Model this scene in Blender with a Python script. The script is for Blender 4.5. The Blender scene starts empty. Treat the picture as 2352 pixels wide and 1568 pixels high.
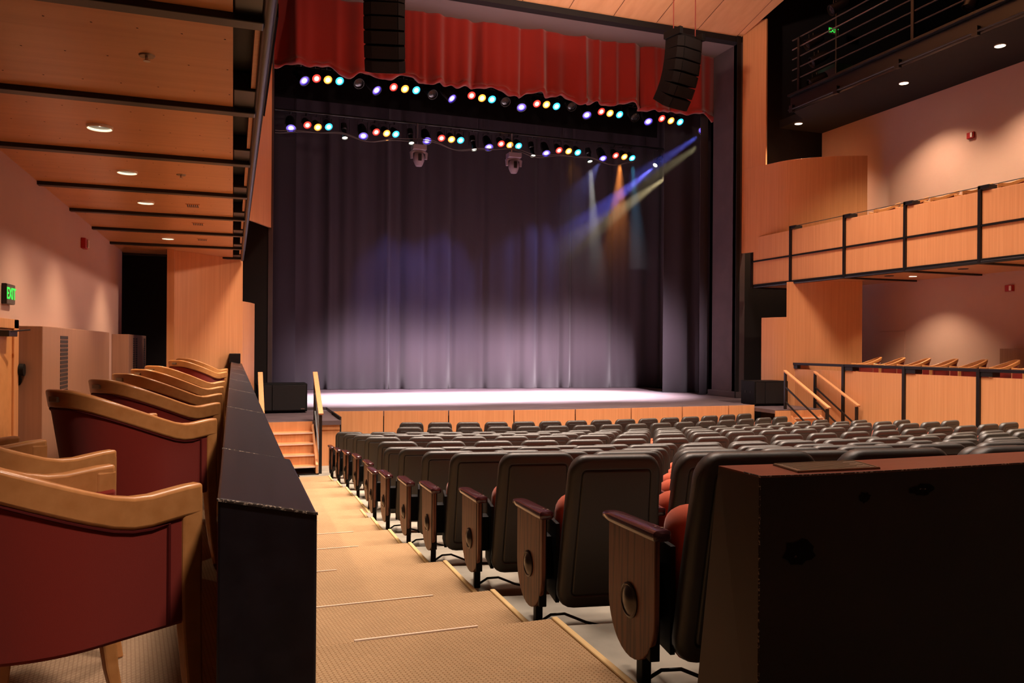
import bpy, bmesh, math, random
from mathutils import Vector, Matrix
random.seed(7)
PI = math.pi
sc = bpy.context.scene
col = sc.collection
# ------------------------------------------------------------------ camera (world: +x house right, +y towards the stage)
F = 1800.0
YAW = math.atan(641 / F)
CA, SA = math.cos(YAW), math.sin(YAW)
ROLL = math.radians(.4)
VH = 794.47                                    # level line at the picture's centre
E = 2.27                                       # eye height above the lowest house floor
cd = bpy.data.cameras.new('camera'); cam = bpy.data.objects.new('camera', cd); col.objects.link(cam)
cd.sensor_width = 36; cd.lens = 36 * F / 2352; cd.shift_y = (VH - 784) / 2352; cd.clip_start = .05; cd.clip_end = 200
cam.matrix_world = Matrix.Translation((0, 0, E)) @ Matrix.Rotation(-YAW, 4, 'Z') @ Matrix.Rotation(PI / 2, 4, 'X') @ Matrix.Rotation(ROLL, 4, 'Z')
sc.camera = cam
# ------------------------------------------------------------------ world, exposure
w = bpy.data.worlds.new('world'); sc.world = w; w.use_nodes = True
w.node_tree.nodes['Background'].inputs[0].default_value = (1, .72, .55, 1)
w.node_tree.nodes['Background'].inputs[1].default_value = .012
vs = sc.view_settings
vs.view_transform = 'Standard'; vs.look = 'None'; vs.exposure = .55; vs.gamma = 1; vs.use_curve_mapping = False
cy = sc.cycles
cy.use_denoising = True; cy.max_bounces = 6; cy.diffuse_bounces = 3; cy.glossy_bounces = 3; cy.transmission_bounces = 2
cy.volume_bounces = 0; cy.sample_clamp_indirect = 4; cy.sample_clamp_direct = 0; cy.caustics_reflective = False; cy.caustics_refractive = False
cy.use_adaptive_sampling = True; cy.adaptive_threshold = .02
# ------------------------------------------------------------------ lights of the room
def lamp(kind, loc, target, energy, colour, size=.1, angle=60, blend=.5, name='lamp', parent=None):
    d = bpy.data.lights.new(name, kind); d.energy = energy; d.color = colour
    o = bpy.data.objects.new(name, d); col.objects.link(o)
    o.location = loc
    o.rotation_euler = (Vector(target) - Vector(loc)).to_track_quat('-Z', 'Y').to_euler()
    if kind == 'SPOT':
        d.spot_size = math.radians(angle); d.spot_blend = blend; d.shadow_soft_size = size
    elif kind == 'AREA':
        d.shape = 'DISK'; d.size = size
    else:
        d.shadow_soft_size = size
    return o
WARM = (1, .80, .66)
# house downlights in the main ceiling
for x, y, e in ((2.6, 4.6, .36), (6.6, 4.6, .3), (10.0, 4.6, .25), (2.2, 8.2, 1.5), (6.6, 8.2, 1.0), (9.6, 8.2, .7), (3.0, 12.4, 1.5), (6.6, 12.4, 1.2), (10.2, 12.4, 1.1)):
    lamp('SPOT', (x, y, E + 8.1), (x, y + .2, 0), 2600 * e, WARM, .9, 92, 1.0, 'house_downlight')
# added fill without a fixture, from right gallery height, brightening the left box
lamp('SPOT', (12.7, 9.0, E + 5.6), (-1.2, 11.5, E - .2), 2200, (1, .72, .56), .5, 44, 1.0, 'cross_fill_light')
# rear downlight aimed into the left box
lamp('SPOT', (3.0, -1.8, E + 8.1), (-.9, 2.9, E - .4), 1900, WARM, .5, 24, .7, 'box_downlight')
# uplights on the gallery fronts washing the wooden ceiling
for x, y in ((2.2, 9.5), (12.2, 9.5)):
    lamp('SPOT', (x, y, E + 6.2), (6.6, 14.5, E + 10.2), 2400, (1, .72, .56), .3, 80, 1.0, 'ceiling_uplight')
# front-of-house stage wash
for x, tx in ((4.2, 4.2), (7.0, 7.2), (9.5, 9.9)):
    lamp('SPOT', (x, 8, E + 8.3), (tx, 21.3, .93), 52000, (1, .80, .90), .5, 24.5, 1.0, 'stage_wash')
# white top light on the stage floor, hung behind the valance
for x in (2.6, 4.9, 7.2, 9.4):
    lamp('SPOT', (x, 20.1, E + 7.5), (x + .1, 19.75, .93), 34000, (1, .90, .95), .15, 38, 1.0, 'stage_top_light')
# ------------------------------------------------------------------ picture <-> place
def ray(px, py):
    x = px - 1176; y = py - 784
    c, s = math.cos(ROLL), math.sin(ROLL)
    X = x * c + y * s; Y = -x * s + y * c
    u = X / F; v = (VH - 784 - Y) / F
    return Vector((u * CA + SA, CA - u * SA, v))
EYE = Vector((0, 0, E))
def at_z(px, py, z):
    r = ray(px, py); return EYE + r * ((z - E) / r.z)
def at_y(px, py, y):
    r = ray(px, py); return EYE + r * (y / r.y)
def at_x(px, py, x):
    r = ray(px, py); return EYE + r * (x / r.x)
def to_px(p):
    d = p[0] * SA + p[1] * CA
    return 1176 + F * (p[0] * CA - p[1] * SA) / d, d
# ------------------------------------------------------------------ materials
def mat(name, base, rough=.5, spec=.5, metal=0, noise=None, bump=0, bscale=200, emit=None, estr=0, coat=0, sheen=0):
    m = bpy.data.materials.new(name); m.use_nodes = True
    nt = m.node_tree; b = nt.nodes['Principled BSDF']
    b.inputs['Base Color'].default_value = (*base, 1); b.inputs['Roughness'].default_value = rough
    b.inputs['Specular IOR Level'].default_value = spec; b.inputs['Metallic'].default_value = metal
    b.inputs['Coat Weight'].default_value = coat
    if sheen:
        b.inputs['Sheen Weight'].default_value = sheen; b.inputs['Sheen Roughness'].default_value = .5
    if emit:
        b.inputs['Emission Color'].default_value = (*emit, 1); b.inputs['Emission Strength'].default_value = estr
    tc = nt.nodes.new('ShaderNodeTexCoord')
    if noise:
        sx, sy, sz, c2, lo, hi = noise
        mp = nt.nodes.new('ShaderNodeMapping'); mp.inputs['Scale'].default_value = (sx, sy, sz)
        n = nt.nodes.new('ShaderNodeTexNoise'); n.inputs['Scale'].default_value = 1; n.inputs['Detail'].default_value = 6
        r = nt.nodes.new('ShaderNodeValToRGB')
        r.color_ramp.elements[0].position = lo; r.color_ramp.elements[0].color = (*base, 1)
        r.color_ramp.elements[1].position = hi; r.color_ramp.elements[1].color = (*c2, 1)
        nt.links.new(tc.outputs['Object'], mp.inputs[0]); nt.links.new(mp.outputs[0], n.inputs['Vector'])
        nt.links.new(n.outputs['Fac'], r.inputs[0]); nt.links.new(r.outputs[0], b.inputs['Base Color'])
    if bump:
        n2 = nt.nodes.new('ShaderNodeTexNoise'); n2.inputs['Scale'].default_value = bscale; n2.inputs['Detail'].default_value = 3
        bp = nt.nodes.new('ShaderNodeBump'); bp.inputs['Strength'].default_value = bump; bp.inputs['Distance'].default_value = .01
        nt.links.new(tc.outputs['Object'], n2.inputs['Vector'])
        nt.links.new(n2.outputs['Fac'], bp.inputs['Height']); nt.links.new(bp.outputs[0], b.inputs['Normal'])
    return m
M = {}
M['maple'] = mat('maple_vertical', (.60, .265, .110), .38, .4, noise=(34, 34, .7, (.67, .31, .135), .35, .65))
M['maple_soffit'] = mat('maple_soffit', (.58, .25, .09), .30, .45, noise=(.35, 12, 12, (.68, .315, .125), .3, .7))
M['maple_ceiling'] = mat('maple_ceiling', (.66, .34, .16), .5, .3, noise=(6, .3, 6, (.74, .40, .20), .3, .7))
M['maple_seam'] = mat('panel_seam', (.05, .02, .01), .8, .2)
M['chair_wood'] = mat('beech_chair_wood', (.50, .205, .062), .30, .5, noise=(5, 30, 30, (.60, .265, .09), .3, .7), coat=.15)
M['oak'] = mat('stained_oak', (.175, .066, .034), .45, .4, noise=(55, 55, 2.6, (.060, .020, .010), .50, .60))
M['dark_cap'] = mat('mahogany_armrest', (.060, .015, .019), .2, .6, coat=.4)
M['black_paint'] = mat('black_paint', (.006, .0055, .0055), .55, .3, noise=(3, 3, 3, (.010, .009, .008), .4, .7))
M['black_cap'] = mat('black_stained_cap', (.008, .0065, .010), .36, .4, noise=(20, 1.5, 20, (.014, .011, .016), .35, .7))
M['partition'] = mat('black_partition_paint', (.016, .0135, .012), .55, .2, noise=(2.2, 2.2, 2.2, (.024, .021, .019), .35, .7), bump=.06, bscale=60)
M['partition_top'] = mat('brown_partition_cap', (.19, .046, .026), .35, .4, noise=(2, 30, 2, (.24, .062, .036), .3, .7))
M['partition_end'] = mat('brown_partition_end', (.042, .019, .009), .5, .4)
M['chipped'] = mat('chipped_edge', (.34, .26, .20), .8, .2, noise=(170, 170, 170, (.03, .02, .016), .40, .46))
M['black_metal'] = mat('black_metal', (.007, .006, .0065), .35, .5)
M['steel'] = mat('brushed_steel', (.5, .46, .42), .3, .5, metal=1)
M['bronze'] = mat('bronze', (.30, .235, .16), .35, .5, metal=.8)
M['plaster'] = mat('plaster_wall', (.58, .37, .31), .85, .25, noise=(.7, .7, .7, (.53, .335, .28), .3, .7), bump=.05, bscale=90)  # beige wall; the pink of red stage spill is mixed into its colour
M['black_wall'] = mat('stage_black_wall', (.013, .011, .012), .75, .25)
M['jamb'] = mat('proscenium_jamb', (.085, .062, .068), .7, .3, noise=(2, 2, 2, (.066, .048, .054), .3, .7))
M['grey_soffit'] = mat('grey_soffit', (.20, .165, .16), .85, .2)
M['stage_floor'] = mat('stage_floor', (.085, .060, .068), .42, .45, noise=(2, 5, 1, (.13, .095, .10), .35, .7))
M['velvet_red'] = mat('red_velour', (.23, .011, .006), .85, .15, sheen=.35)
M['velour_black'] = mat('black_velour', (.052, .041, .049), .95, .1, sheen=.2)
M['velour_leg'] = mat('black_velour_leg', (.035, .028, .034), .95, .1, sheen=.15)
M['border'] = mat('black_border', (.006, .005, .006), .95, .05)
M['shell'] = mat('charcoal_moulded_plastic', (.034, .031, .027), .45, .6, bump=.08, bscale=420)
M['red_seat'] = mat('rust_red_upholstery', (.42, .075, .032), .9, .15, sheen=.2, bump=.1, bscale=500)
M['box_red'] = mat('crimson_upholstery', (.215, .018, .010), .9, .15, sheen=.25, bump=.08, bscale=500)
M['piping'] = mat('dark_piping', (.09, .007, .006), .8, .2)
M['concrete'] = mat('concrete_floor', (.33, .30, .24), .8, .25, noise=(3, 3, 3, (.20, .185, .15), .35, .7), bump=.05, bscale=50)
M['binding'] = mat('carpet_binding', (.60, .42, .20), .9, .1)
M['strip'] = mat('pale_nosing_strip', (.78, .60, .46), .6, .3)
M['speaker'] = mat('speaker_black', (.006, .0055, .006), .6, .15)
M['grille'] = mat('speaker_grille', (.006, .005, .006), .6, .4, bump=.3, bscale=700)
M['array_grille'] = mat('array_grille', (.010, .008, .0085), .7, .15, bump=.2, bscale=500)
M['alarm_red'] = mat('alarm_red', (.40, .012, .012), .4, .5)
M['white_plastic'] = mat('white_plastic', (.75, .70, .66), .4, .4)
M['cabinet'] = mat('cabinet_laminate', (.33, .17, .115), .45, .35, noise=(30, 30, .8, (.38, .20, .135), .35, .65))
M['vent_dark'] = mat('grille_slots', (.045, .032, .035), .6, .3)
M['sign_face'] = mat('sign_face_grey', (.12, .09, .075), .5, .3)
M['green_glow'] = mat('exit_green', (.02, .4, .03), .5, .3, emit=(.05, 1, .10), estr=.7)
M['lamp_glow'] = mat('downlight_glow', (1, .9, .75), .5, .3, emit=(1, .86, .66), estr=14)
M['trim_white'] = mat('downlight_trim', (.85, .78, .68), .5, .3)
M['rail_grey'] = mat('gallery_rail_grey', (.06, .045, .045), .4, .5)
M['rod'] = mat('red_brown_rod', (.22, .035, .025), .5, .4)
M['green_dim'] = mat('green_cabinet', (.012, .045, .032), .6, .3)
M['moving_head'] = mat('grey_moving_head', (.30, .24, .27), .4, .5)
M['cable'] = mat('black_cable', (.010, .010, .010), .5, .4)

def carpet(name, c1, c2, sc_=55):
    m = mat(name, c1, .95, .1)
    nt = m.node_tree; b = nt.nodes['Principled BSDF']
    tc = nt.nodes.new('ShaderNodeTexCoord')
    mp = nt.nodes.new('ShaderNodeMapping'); mp.inputs['Rotation'].default_value = (0, 0, .78)
    br = nt.nodes.new('ShaderNodeTexBrick'); br.inputs['Scale'].default_value = sc_
    br.inputs['Mortar Size'].default_value = .10; br.inputs['Mortar Smooth'].default_value = .4
    br.inputs['Color1'].default_value = (*c1, 1); br.inputs['Color2'].default_value = (*[q * .9 for q in c1], 1); br.inputs['Mortar'].default_value = (*c2, 1)
    br.inputs['Brick Width'].default_value = .9; br.inputs['Row Height'].default_value = .36
    n = nt.nodes.new('ShaderNodeTexNoise'); n.inputs['Scale'].default_value = 2.2; n.inputs['Detail'].default_value = 5
    mx = nt.nodes.new('ShaderNodeMixRGB'); mx.blend_type = 'MULTIPLY'; mx.inputs[0].default_value = .35
    bp = nt.nodes.new('ShaderNodeBump'); bp.inputs['Strength'].default_value = .6; bp.inputs['Distance'].default_value = .006
    L = nt.links.new
    L(tc.outputs['Object'], mp.inputs[0]); L(mp.outputs[0], br.inputs['Vector']); L(tc.outputs['Object'], n.inputs['Vector'])
    L(br.outputs['Color'], mx.inputs[1]); L(n.outputs['Fac'], mx.inputs[2]); L(mx.outputs[0], b.inputs['Base Color'])
    L(br.outputs['Fac'], bp.inputs['Height']); L(bp.outputs[0], b.inputs['Normal'])
    return m
M['carpet'] = carpet('tan_woven_carpet', (.62, .42, .235), (.33, .195, .095), 34)
M['box_carpet'] = carpet('taupe_woven_carpet', (.50, .34, .21), (.26, .16, .095), 45)

def lens_mat(name, c, core, k):
    m = bpy.data.materials.new(name); m.use_nodes = True; nt = m.node_tree; L = nt.links.new
    b = nt.nodes['Principled BSDF']; b.inputs['Base Color'].default_value = (*c, 1); b.inputs['Roughness'].default_value = .3
    tc = nt.nodes.new('ShaderNodeTexCoord'); g = nt.nodes.new('ShaderNodeTexGradient'); g.gradient_type = 'SPHERICAL'
    mp = nt.nodes.new('ShaderNodeMapping'); mp.inputs['Scale'].default_value = (7.5, 7.5, 7.5); mp.inputs['Location'].default_value = (0, 0, 1.35)
    r = nt.nodes.new('ShaderNodeValToRGB'); r.color_ramp.elements[0].color = (*c, 1); r.color_ramp.elements[0].position = .42
    r.color_ramp.elements[1].color = (*core, 1); r.color_ramp.elements[1].position = .80
    L(tc.outputs['Object'], mp.inputs[0]); L(mp.outputs[0], g.inputs[0]); L(g.outputs['Fac'], r.inputs[0]); L(r.outputs[0], b.inputs['Emission Color'])
    b.inputs['Emission Strength'].default_value = k
    return m
LENS = {'red': lens_mat('red_gel_lens', (1, .03, .02), (3, 1.0, .8), 1.6), 'amber': lens_mat('amber_gel_lens', (1, .28, .03), (3, 1.9, .8), 1.8),
        'cyan': lens_mat('cyan_gel_lens', (.02, .45, .8), (1.2, 2.6, 2.8), 1.7), 'blue': lens_mat('blue_gel_lens', (.10, .06, 1), (1.3, 1.1, 3), 1.9),
        'white': lens_mat('white_lens', (.9, .85, .6), (3, 3, 2.7), 2.2)}
M['lens_off'] = mat('unlit_lens', (.02, .02, .025), .1, .6)

# ------------------------------------------------------------------ mesh builder
class MB:
    def __init__(s): s.v = []; s.f = []
    def add(s, vs, fs):
        n = len(s.v); s.v += [tuple(p) for p in vs]; s.f += [tuple(i + n for i in f) for f in fs]; return s
    def box(s, x0, x1, y0, y1, z0, z1):
        return s.add([(x0, y0, z0), (x1, y0, z0), (x1, y1, z0), (x0, y1, z0), (x0, y0, z1), (x1, y0, z1), (x1, y1, z1), (x0, y1, z1)],
                     [(3, 2, 1, 0), (4, 5, 6, 7), (0, 1, 5, 4), (1, 2, 6, 5), (2, 3, 7, 6), (3, 0, 4, 7)])
    def obox(s, c, ax, ay, az, hx, hy, hz):
        c = Vector(c); ax, ay, az = Vector(ax), Vector(ay), Vector(az)
        vs = [c + ax * (hx * i) + ay * (hy * j) + az * (hz * k) for k in (-1, 1) for (i, j) in ((-1, -1), (1, -1), (1, 1), (-1, 1))]
        return s.add(vs, [(3, 2, 1, 0), (4, 5, 6, 7), (0, 1, 5, 4), (1, 2, 6, 5), (2, 3, 7, 6), (3, 0, 4, 7)])
    def bar(s, p0, p1, wd, ht, up=(0, 0, 1)):
        p0, p1 = Vector(p0), Vector(p1); d = (p1 - p0); L = d.length; d.normalize()
        up = Vector(up); x = d.cross(up)
        if x.length < 1e-4: x = d.cross(Vector((0, 1, 0)))
        x.normalize(); z = x.cross(d)
        return s.obox((p0 + p1) / 2, x, d, z, wd / 2, L / 2, ht / 2)
    def tube(s, pts, r, n=10, caps=True, closed=False):
        pts = [Vector(p) for p in pts]; rs = r if isinstance(r, (list, tuple)) else [r] * len(pts)
        rings = []; ref = None
        for i, p in enumerate(pts):
            a = pts[max(i - 1, 0)]; b = pts[min(i + 1, len(pts) - 1)]; d = (b - a).normalized()
            if ref is None:
                ref = Vector((0, 0, 1)) if abs(d.z) < .9 else Vector((1, 0, 0))
            x = d.cross(ref).normalized(); y = x.cross(d).normalized(); ref = y
            rings.append([p + (x * math.cos(2 * PI * k / n) + y * math.sin(2 * PI * k / n)) * rs[i] for k in range(n)])
        return s.loft(rings, caps=caps)
    def cyl(s, p0, p1, r0, r1=None, n=20, caps=True): return s.tube([p0, p1], [r0, r0 if r1 is None else r1], n, caps)
    def loft(s, rings, close=True, caps=True):
        n = len(rings[0]); vs = [p for r in rings for p in r]; fs = []
        for i in range(len(rings) - 1):
            for k in range(n if close else n - 1):
                k2 = (k + 1) % n; fs.append((i * n + k, i * n + k2, (i + 1) * n + k2, (i + 1) * n + k))
        if caps:
            fs.append(tuple(range(n))[::-1]); fs.append(tuple((len(rings) - 1) * n + k for k in range(n)))
        return s.add(vs, fs)
    def prism(s, poly, z0, z1):
        n = len(poly); return s.add([(x, y, z0) for x, y in poly] + [(x, y, z1) for x, y in poly],
            [tuple(range(n))[::-1], tuple(range(n, 2 * n))] + [(k, (k + 1) % n, n + (k + 1) % n, n + k) for k in range(n)])
    def disc(s, c, ax, ay, r, n=24):
        c = Vector(c); ax = Vector(ax); ay = Vector(ay)
        return s.add([c + ax * (r * math.cos(2 * PI * k / n)) + ay * (r * math.sin(2 * PI * k / n)) for k in range(n)], [tuple(range(n))])
    def build(s, name, m, parent=None, smooth=False, bevel=0, sub=0, seg=2):
        me = bpy.data.meshes.new(name); me.from_pydata(s.v, [], s.f); me.update()
        bm = bmesh.new(); bm.from_mesh(me); bmesh.ops.recalc_face_normals(bm, faces=bm.faces); bm.to_mesh(me); bm.free()
        me.materials.append(m)
        o = bpy.data.objects.new(name, me); col.objects.link(o)
        if parent: o.parent = parent
        if smooth:
            for p in me.polygons: p.use_smooth = True
            if smooth != 'all':
                try: me.set_sharp_from_angle(angle=math.radians(smooth if smooth is not True else 40))
                except Exception: pass
        if bevel:
            md = o.modifiers.new('bevel', 'BEVEL'); md.width = bevel; md.segments = seg; md.limit_method = 'ANGLE'; md.angle_limit = math.radians(50)
        if sub:
            md = o.modifiers.new('sub', 'SUBSURF'); md.levels = sub; md.render_levels = sub
        return o
def tag(o, label, cat, group=None):
    o['label'] = label; o['category'] = cat
    if group: o['group'] = group
    return o
def struct(o, label=None):
    o['kind'] = 'structure'
    if label: o['label'] = label
    return o
def empty(name, loc=(0, 0, 0), rz=0, rot=None):
    o = bpy.data.objects.new(name, None); col.objects.link(o); o.location = loc
    o.rotation_euler = rot if rot else (0, 0, rz); o.empty_display_size = .1
    return o
def thing(name, label, cat, loc=(0, 0, 0), rz=0, group=None): return tag(empty(name, loc, rz), label, cat, group)
KIDS = {}
LAST = []
def kids(o): return [c for c in bpy.data.objects if c.parent == o]
def dup(root, loc, rz, label=None, group=None, skip=()):
    if root.name not in KIDS: KIDS[root.name] = [(c, kids(c)) for c in kids(root)]
    r = root.copy(); col.objects.link(r); r.location = loc; r.rotation_euler = (0, 0, rz); LAST[:] = [r]
    if label: r['label'] = label
    if group: r['group'] = group
    for c, gs in KIDS[root.name]:
        if c.name.split('.')[0] in skip: continue
        c2 = c.copy(); col.objects.link(c2); c2.parent = r; LAST.append(c2)
        for g in gs:
            g2 = g.copy(); col.objects.link(g2); g2.parent = c2
    return r
ORD = ['zeroth', 'first', 'second', 'third', 'fourth', 'fifth', 'sixth', 'seventh', 'eighth', 'ninth', 'tenth', 'eleventh', 'twelfth', 'thirteenth',
       'fourteenth', 'fifteenth', 'sixteenth', 'seventeenth', 'eighteenth', 'nineteenth', 'twentieth', 'twenty-first', 'twenty-second', 'twenty-third', 'twenty-fourth']

# ================================================================== THE SETTING
H = E + 1.57                # balcony soffit level
WL, WR = -1.80, 15.0        # side walls
SZ = E - 1.34               # stage floor level
PT = 17.7                   # proscenium plane
CEIL = E + 8.30             # ceiling level at the proscenium
def ceil_z(y): return CEIL + .25 * (PT - y)

# ---- side walls and back wall
m = MB(); m.box(WL - .2, WL, -3, 13.2, 0, E + 6); m.box(WL - .2, WL - .0, 13.2, 14.9, 0, E + 6)
struct(m.build('wall_left', M['plaster']))
m = MB(); m.box(WR, WR + .2, -3, 17.2, 0, E + 5.85)
struct(m.build('wall_right', M['plaster']))
m = MB(); m.box(WL - .2, WR + .2, -3.2, -3, 0, E + 13)
struct(m.build('wall_back', M['plaster']))
# ---- the black stage wall around the proscenium
PL, PR = .80, 12.70
m = MB()
m.box(-6, PL, PT, PT + .25, 0, CEIL); m.box(PR, 19, PT, PT + .25, 0, E + 13); m.box(PL, PR, PT, PT + .25, CEIL - .15, CEIL + 3)
struct(m.build('wall_proscenium', M['black_wall']))
m = MB(); m.box(PR, PR + .2, PT - .02, PT + 1.2, SZ, E + 8.15)
o = struct(m.build('trim_proscenium_right', M['jamb'], bevel=.01))
m = MB(); m.box(PR - .08, PR + .12, PT - .06, PT + 1.28, SZ, SZ + .16)
struct(m.build('baseboard_proscenium', M['jamb'], bevel=.01))
m = MB(); m.box(PL - .10, PL, PT - .03, PT + .5, SZ, E + 8.15)
struct(m.build('trim_proscenium_left', M['jamb'], bevel=.008))
m = MB(); m.box(PR - .10, PR + .02, PT - .04, PT - .02, SZ, E + 8.3)
struct(m.build('trim_proscenium_edge', M['black_wall']))
m = MB(); m.box(PL - .3, PR + .2, PT + .25, PT + 1.3, E + 8.15, E + 8.2)
struct(m.build('ceiling_proscenium_soffit', M['grey_soffit']))
# stage house shell
m = MB(); m.box(-6, 19, 25.5, 25.7, 0, E + 12); struct(m.build('wall_stage_back', M['border']))
m = MB(); m.box(-6, -5.8, PT + .25, 25.5, 0, E + 12); struct(m.build('wall_stage_left', M['border']))
m = MB(); m.box(18.8, 19, PT + .25, 25.5, 0, E + 12); struct(m.build('wall_stage_right', M['border']))
m = MB(); m.box(-6, 19, PT, 25.7, E + 12, E + 12.2); struct(m.build('ceiling_stage', M['border']))
m = MB(); m.box(WR + .2, 19, -3, PT, E + 12, E + 12.2); m.box(18.8, 19, -3, PT, 0, E + 12)
struct(m.build('wall_gallery_far', M['border']))
m = MB(); m.box(-6, -5.8, 12, PT, 0, E + 5); m.box(-6, WL - .2, 14.6, 14.9, 0, E + 5); m.box(-6, .6, 12, PT, E + 4.8, E + 5)
struct(m.build('wall_vestibule', M['border']))

# ---- main ceiling, sloping up away from the stage
m = MB()
ys = [PT, 12, 6, 0, -3.2]
edge = [12.76, 13.3, 13.3, 13.3, 13.3]
vsx = []
for y, xe in zip(ys, edge): vsx += [(-2, y, ceil_z(y)), (xe, y, ceil_z(y)), (-2, y, ceil_z(y) + .1), (xe, y, ceil_z(y) + .1)]
fs = []
for i in range(len(ys) - 1):
    a, b = i * 4, i * 4 + 4
    fs += [(a, a + 1, b + 1, b), (a + 2, b + 2, b + 3, a + 3), (a + 1, a + 3, b + 3, b + 1), (a, b, b + 2, a + 2)]
fs += [(0, 2, 3, 1)]
m.add(vsx, fs); ceil = struct(m.build('ceiling', M['maple_ceiling']))
m = MB()
for x in [.4 + 1.22 * k for k in range(11)]:
    m.add([(x - .006, PT - .02, ceil_z(PT) - .003), (x + .006, PT - .02, ceil_z(PT) - .003), (x + .006, 8, ceil_z(8) - .003), (x - .006, 8, ceil_z(8) - .003)], [(0, 1, 2, 3)])
m.build('seam', M['maple_seam'], ceil)
m = MB(); m.box(13.3, WR + 4, -3, PT, E + 10.9, E + 11)
struct(m.build('ceiling_gallery', M['border']))

# ---- house floor: concrete row terraces
# aisle-end foot of each row: pixel, distance; then seat scale (width, height)
FEET = [(1484, 1592, 2.65), (1235, 1447, 3.7), (1093, 1355, 4.6), (992, 1297, 5.5), (935, 1258, 6.4), (887, 1223, 7.3), (857, 1200, 8.2), (846, 1170, 9.1), (819, 1144, 10.1), (795, 1127, 11.05), (775, 1114, 12.0), (759, 1101, 13.0)]
ROWS = []
for px, py, dd in FEET:
    r = ray(px, py) * dd; ROWS.append((r.x, r.y, max(r.z, -2.25)))
ROWS += [(2.70, 14.05, -2.27), (2.92, 14.90, -2.27)]
RSX = [.93, .95, .98, 1, 1, 1, 1.01, 1.02, 1.02, 1.02, 1.02, 1.02, 1.0, 1.0]
RSZ = [1.03, 1.045, 1.02, 1.0, 1.0, 1.0, 1.0, 1.0, 1.0, 1.0, 1.0, 1.0, 1.0, 1.0]
ROWS = [(a, b, E + c) for a, b, c in ROWS]
XC = 7.0
RAD = [33, 31, 29, 27, 25.5, 24, 22.5, 21, 19.5, 18, 17, 16, 15, 14]
GAP = .07                  # aisle panel stands this far off the first seat
def row_t(k, x):
    xe, te, _ = ROWS[k]; R = RAD[k]
    return te + math.sqrt(R * R - (XC - xe) ** 2) - math.sqrt(max(R * R - (x - XC) ** 2, .01))
m = MB()
xs = [1.08 + i * (12.9 - 1.08) / 40 for i in range(41)]
def bound(k, x):
    if k <= 0: return -3.0
    if k > 11: return 17.0
    return row_t(k, x) - .43
for k in range(12):
    z = ROWS[k][2]; n = len(xs)
    a = [(x, bound(k, x), z) for x in xs]; b = [(x, bound(k + 1, x), z) for x in xs]; c = [(x, bound(k + 1, x), ROWS[k + 1][2] if k < 11 else 0) for x in xs]
    m.loft([a, b, c], close=False, caps=False)
struct(m.build('floor', M['concrete']))
m = MB(); m.box(-6, 15.2, 11, PT, -.2, -.004); struct(m.build('floor_front', M['carpet']))
# carpeted aisle steps beside the left parapet
aisle = struct(empty('aisle_steps'), 'tan carpeted aisle steps along the left parapet')
for k in range(12):
    z = ROWS[k][2] + .025; xr = ROWS[k][0] - .05
    t0 = bound(k, 1.1) if k else -2.9; t1 = bound(k + 1, 1.1)
    if k == 11: t1 = 16.0; z = .012
    znext = ROWS[k + 1][2] + .025 if k < 11 else 0
    m = MB(); m.box(.16, xr, t0 - (.35 if k else 0), t1, min(znext, z) - .05, z)
    m.build('carpet_tread', M['carpet'], aisle, bevel=.012)
    m = MB(); m.box(xr, xr + .028, t0 + .01, t1, z - .05, z + .004)
    m.build('edge_binding', M['binding'], aisle, bevel=.006)
    if k < 7:
        xa, xb = ((.45, .95), (.2, 1.0), (.2, .62), (.25, .9), (.2, 1.0), (.2, .8), (.2, .7))[k]
        m = MB(); m.box(xa, xb, t1 - .004, t1 + .006, z - .014, z + .003)
        m.build('nosing_strip', M['strip'], aisle)
# ---- the left box: raised floor, lower corridor behind it
BF = E - 1.0
m = MB(); m.box(-1.28, -.02, -2.9, 15.3, BF - .15, BF); struct(m.build('floor_left_box', M['box_carpet']))
m = MB(); m.box(WL - .1, -1.28, -2.9, 15.3, E - 2.05, E - 1.95); struct(m.build('floor_left_corridor', M['box_carpet']))
m = MB(); m.box(12.95, WR, -2.9, 16.2, BF - .15, BF); struct(m.build('floor_right_box', M['box_carpet']))
m = MB(); m.box(12.95, WR, -2.9, 16.2, E + 1.62, E + 2.40); struct(m.build('floor_right_balcony', M['black_wall']))
# ---- left parapet: black capped sections
par = struct(empty('parapet_left'), 'black parapet with sloping cap between left box and aisle')
js = [1.71, 2.54, 4.25, 5.95, 7.65, 9.35, 11.05, 12.75, 14.45, 15.4]
for i in range(len(js) - 1):
    x0, x1 = -.028, (.172 if i == 0 else .157)
    a, b = js[i] + .004, js[i + 1] - .004
    zi, zo = E - .316, E - .358
    m = MB()
    prof = [(x0, 0 if i else 0), (x1, 0), (x1, zo), (x0, zi)]
    m.loft([[(x, a, z) for x, z in prof], [(x, b, z) for x, z in prof]])
    m.build('parapet_section', M['black_cap'], par, bevel=.006)
    m = MB(); m.loft([[(x0 - .001, a - .005, zi - .005), (x1 + .001, a - .005, zo - .005), (x1 + .001, a - .005, zo - .001), (x0 - .001, a - .005, zi - .001)],
                      [(x0 - .001, a + .001, zi - .005), (x1 + .001, a + .001, zo - .005), (x1 + .001, a + .001, zo + .0008), (x0 - .001, a + .001, zi + .0008)]])
    m.build('worn_edge', M['chipped'], par)
m = MB(); m.box(-.06, .13, 14.9, 15.35, E - .34, E - .17); m.build('end_block', M['black_metal'], par, bevel=.005)

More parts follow.
